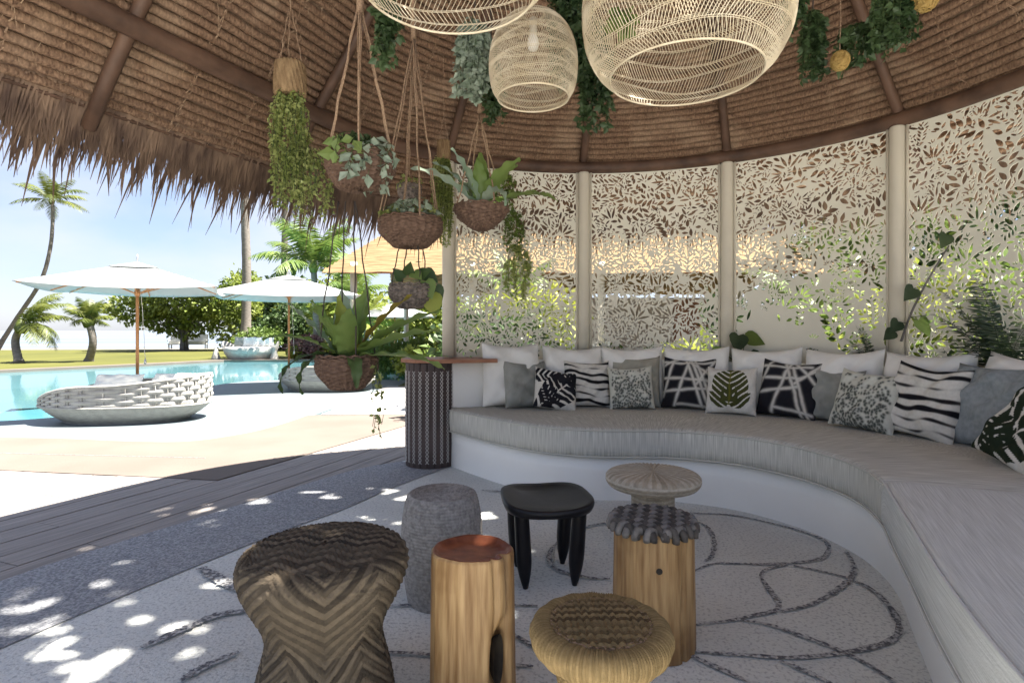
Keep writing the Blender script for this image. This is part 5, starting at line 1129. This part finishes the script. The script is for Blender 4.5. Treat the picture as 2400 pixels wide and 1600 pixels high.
bush('shrub', 'glossy green shrub behind the rounded daybed', 600, 27, 2.2, 1.3, m_leaf, 49, 2000, .14)
bush('shrub', 'sunlit yellow-green shrub close to the end column', 1005, 12.6, 1.3, .95, m_leafy, 50, 1800, .10)
bush('shrub', 'dense green shrub beyond the far deck beside the yellow-green one', 945, 14.5, 1.7, 1.0, m_leaf, 51, 2200, .12)
bush('shrub', 'low green shrub at the far deck edge under the distant parasol', 880, 17, 1.8, .9, m_leaf, 52, 1800, .12)
bush('tree', 'tall pale-green tree behind the climbing vine screen', 2130, 12, 4.2, 5.6, m_leaf, 61, 5000, .2, cat='tree')
bush('tree', 'tall dark tree behind the tall fern and its screen', 2420, 11, 4.2, 5.2, m_leafd, 62, 5000, .2, cat='tree')
bush('tree', 'tall tree behind the mostly solid screen', 1935, 15, 3.4, 4.6, m_leaf, 63, 4000, .2, cat='tree')
# planting seen through the screens
rrb = np.random.default_rng(5); mats_ = [m_leaf, m_leafd, m_leafy, m_leaf]
desc = ['broad green shrub', 'dark green shrub', 'yellow-green shrub', 'mid-green shrub']
spots = [(1090, 8.2, 1.5, 1.4), (1150, 7.2, 1.3, 1.3), (1230, 7.6, 1.5, 1.7), (1300, 8.6, 1.6, 1.1), (1420, 8.0, 1.0, .8), (1560, 8.3, 1.2, .9), (1655, 7.4, 1.1, 1.2), (1790, 7.6, 1.3, 1.2), (1890, 7.0, 1.5, 1.5), (2000, 6.8, 1.4, 1.2), (2160, 6.4, 1.6, 1.9), (2290, 6.2, 1.6, 1.5), (2400, 5.9, 1.6, 2.2), (1745, 9.5, 1.4, 1.8)]
wh = ['behind the first screen, low beside the end column', 'close behind the middle of the first screen', 'behind the trailing vine on the first screen', 'behind the second column', 'low behind the second screen, beside the second column', 'low behind the middle of the second screen', 'behind the second screen, beside the third column', 'behind the mostly solid screen, beside the third column', 'behind the middle of the mostly solid screen', 'behind the mostly solid screen, beside the narrow fern', 'behind the climbing vine', 'between climbing vine and tall fern', 'behind the tall fern', 'set back behind the third column']
for i, (px, d, w_, h_) in enumerate(spots): bush('shrub', desc[i % 4]+' glimpsed '+wh[i], px, d, w_, h_, mats_[i % 4], 100+i, 1500, .13, group='shrubs glimpsed through the screens')
for i, (px, d, h_, lab) in enumerate(((1195, 9.2, 2.6, 'feathery palm glimpsed through the middle of the first screen'), (2230, 7.6, 2.2, 'feathery palm glimpsed through the screen with the climbing vine'), (1880, 9, 2.4, 'feathery palm glimpsed through the mostly solid screen'))):
    x = (px-1200)/F*d; palm('areca_palm', lab, [(x, d, 0), (x+.1, d, h_*.3), (x+.15, d, h_*.55)], .07, .05, 12, 1.3, 30+i, m_leaf, lw=.26, el0=1.4)
# ================================================================== neighbouring hut with golden reed roof
hut = empty('reed_hut', (1.2, 13.2, 0), 'open hut with sunlit golden reed roof standing beyond the screens', 'hut')
x0, x1 = -4.9, 6.2; ze, zr, ye, yr = 2.25, 3.55, -2.1, 1.2
for side_ in (0, 1):
    for k in range(16):
        t0, t1 = k/16, (k+1)/16+.03; ya, yb = (ye+(yr-ye)*t0, ye+(yr-ye)*t1) if side_ == 0 else (4.5+(yr-4.5)*t0, 4.5+(yr-4.5)*t1); za, zb = ze+(zr-ze)*t0, ze+(zr-ze)*t1
        n_ = 60; P = np.zeros((3, n_, 3)); rr = np.random.default_rng(k+side_*50)
        for i in range(n_):
            x = x0+.5*t0+(x1-x0-1.0*t0)*i/(n_-1); j = rr.normal(0, .02); P[0, i] = (x, ya-.03+j, za-.01+j); P[1, i] = (x, (ya+yb)/2, (za+zb)/2+.045); P[2, i] = (x, yb, zb+.0)
        grid('reed_course', P, m_hutroof, hut, False)
MB().tube([(x0+.4, yr, zr+.03), (x1-.4, yr, zr+.03)], .09, 8).build('ridge', m_hutroof, hut, True)
for k, x in enumerate((-4.4, -2.0, .6, 3.2, 5.7)):
    for y in (ye+.4, 4.0): MB().lathe([(.075, 0), (.07, 2.5)], 12, (x, y, 0)).build('post', m_cream, hut, True)
MB().box((1.6, 2.2, 1.0), (6.4, .12, 2.0)).build('back_wall', m_hutwall, hut); MB().box((-.3, -1.3, .45), (2.2, .7, .9)).build('counter', m_white, hut); MB().box((3.6, 2.1, 1.0), (.9, .10, 1.9)).build('door', m_wood, hut)
MB().box((.65, ye+.4, 2.33), (10.6, .10, .12)).build('eave_beam', m_wood, hut)
for i, (px, py, d, s, lab) in enumerate(((962, 812, 15.5, .34, 'low white boulder beyond the far deck'), (1002, 832, 12.2, .16, 'small white boulder beside the orange-toned stone'), (1026, 834, 12.0, .13, 'small orange-toned stone next to the end column'), (930, 812, 16.5, .3, 'white boulder half hidden by the fern leaf'))):
    p = at(px, py, d); p.z = 0; rr = np.random.default_rng(i); o = empty('boulder', p, lab, 'boulder'); MB().lathe([(s*.8, 0), (s, s*.3), (s*.85, s*.7), (s*.45, s*.95), (.01, s)], 14, wob=lambda a, z: 1+.12*math.sin(2*a+i)+.08*math.sin(3*a+z*9)).build('stone', m_rock if i != 2 else m_coping, o, True)
# island on the horizon
mb = MB(); pts = [(-9+i*.9, .0) for i in range(21)]
isl = MB().lathe([(1, 0), (.8, .5), (.3, .9), (.01, 1)], 24, wob=lambda a, z: 1+.2*math.sin(3*a)).build('hills', m_leafd); isl.scale = (80, 20, 9); isl.location = (-560, 1250, -1); tag(isl, kind='structure')
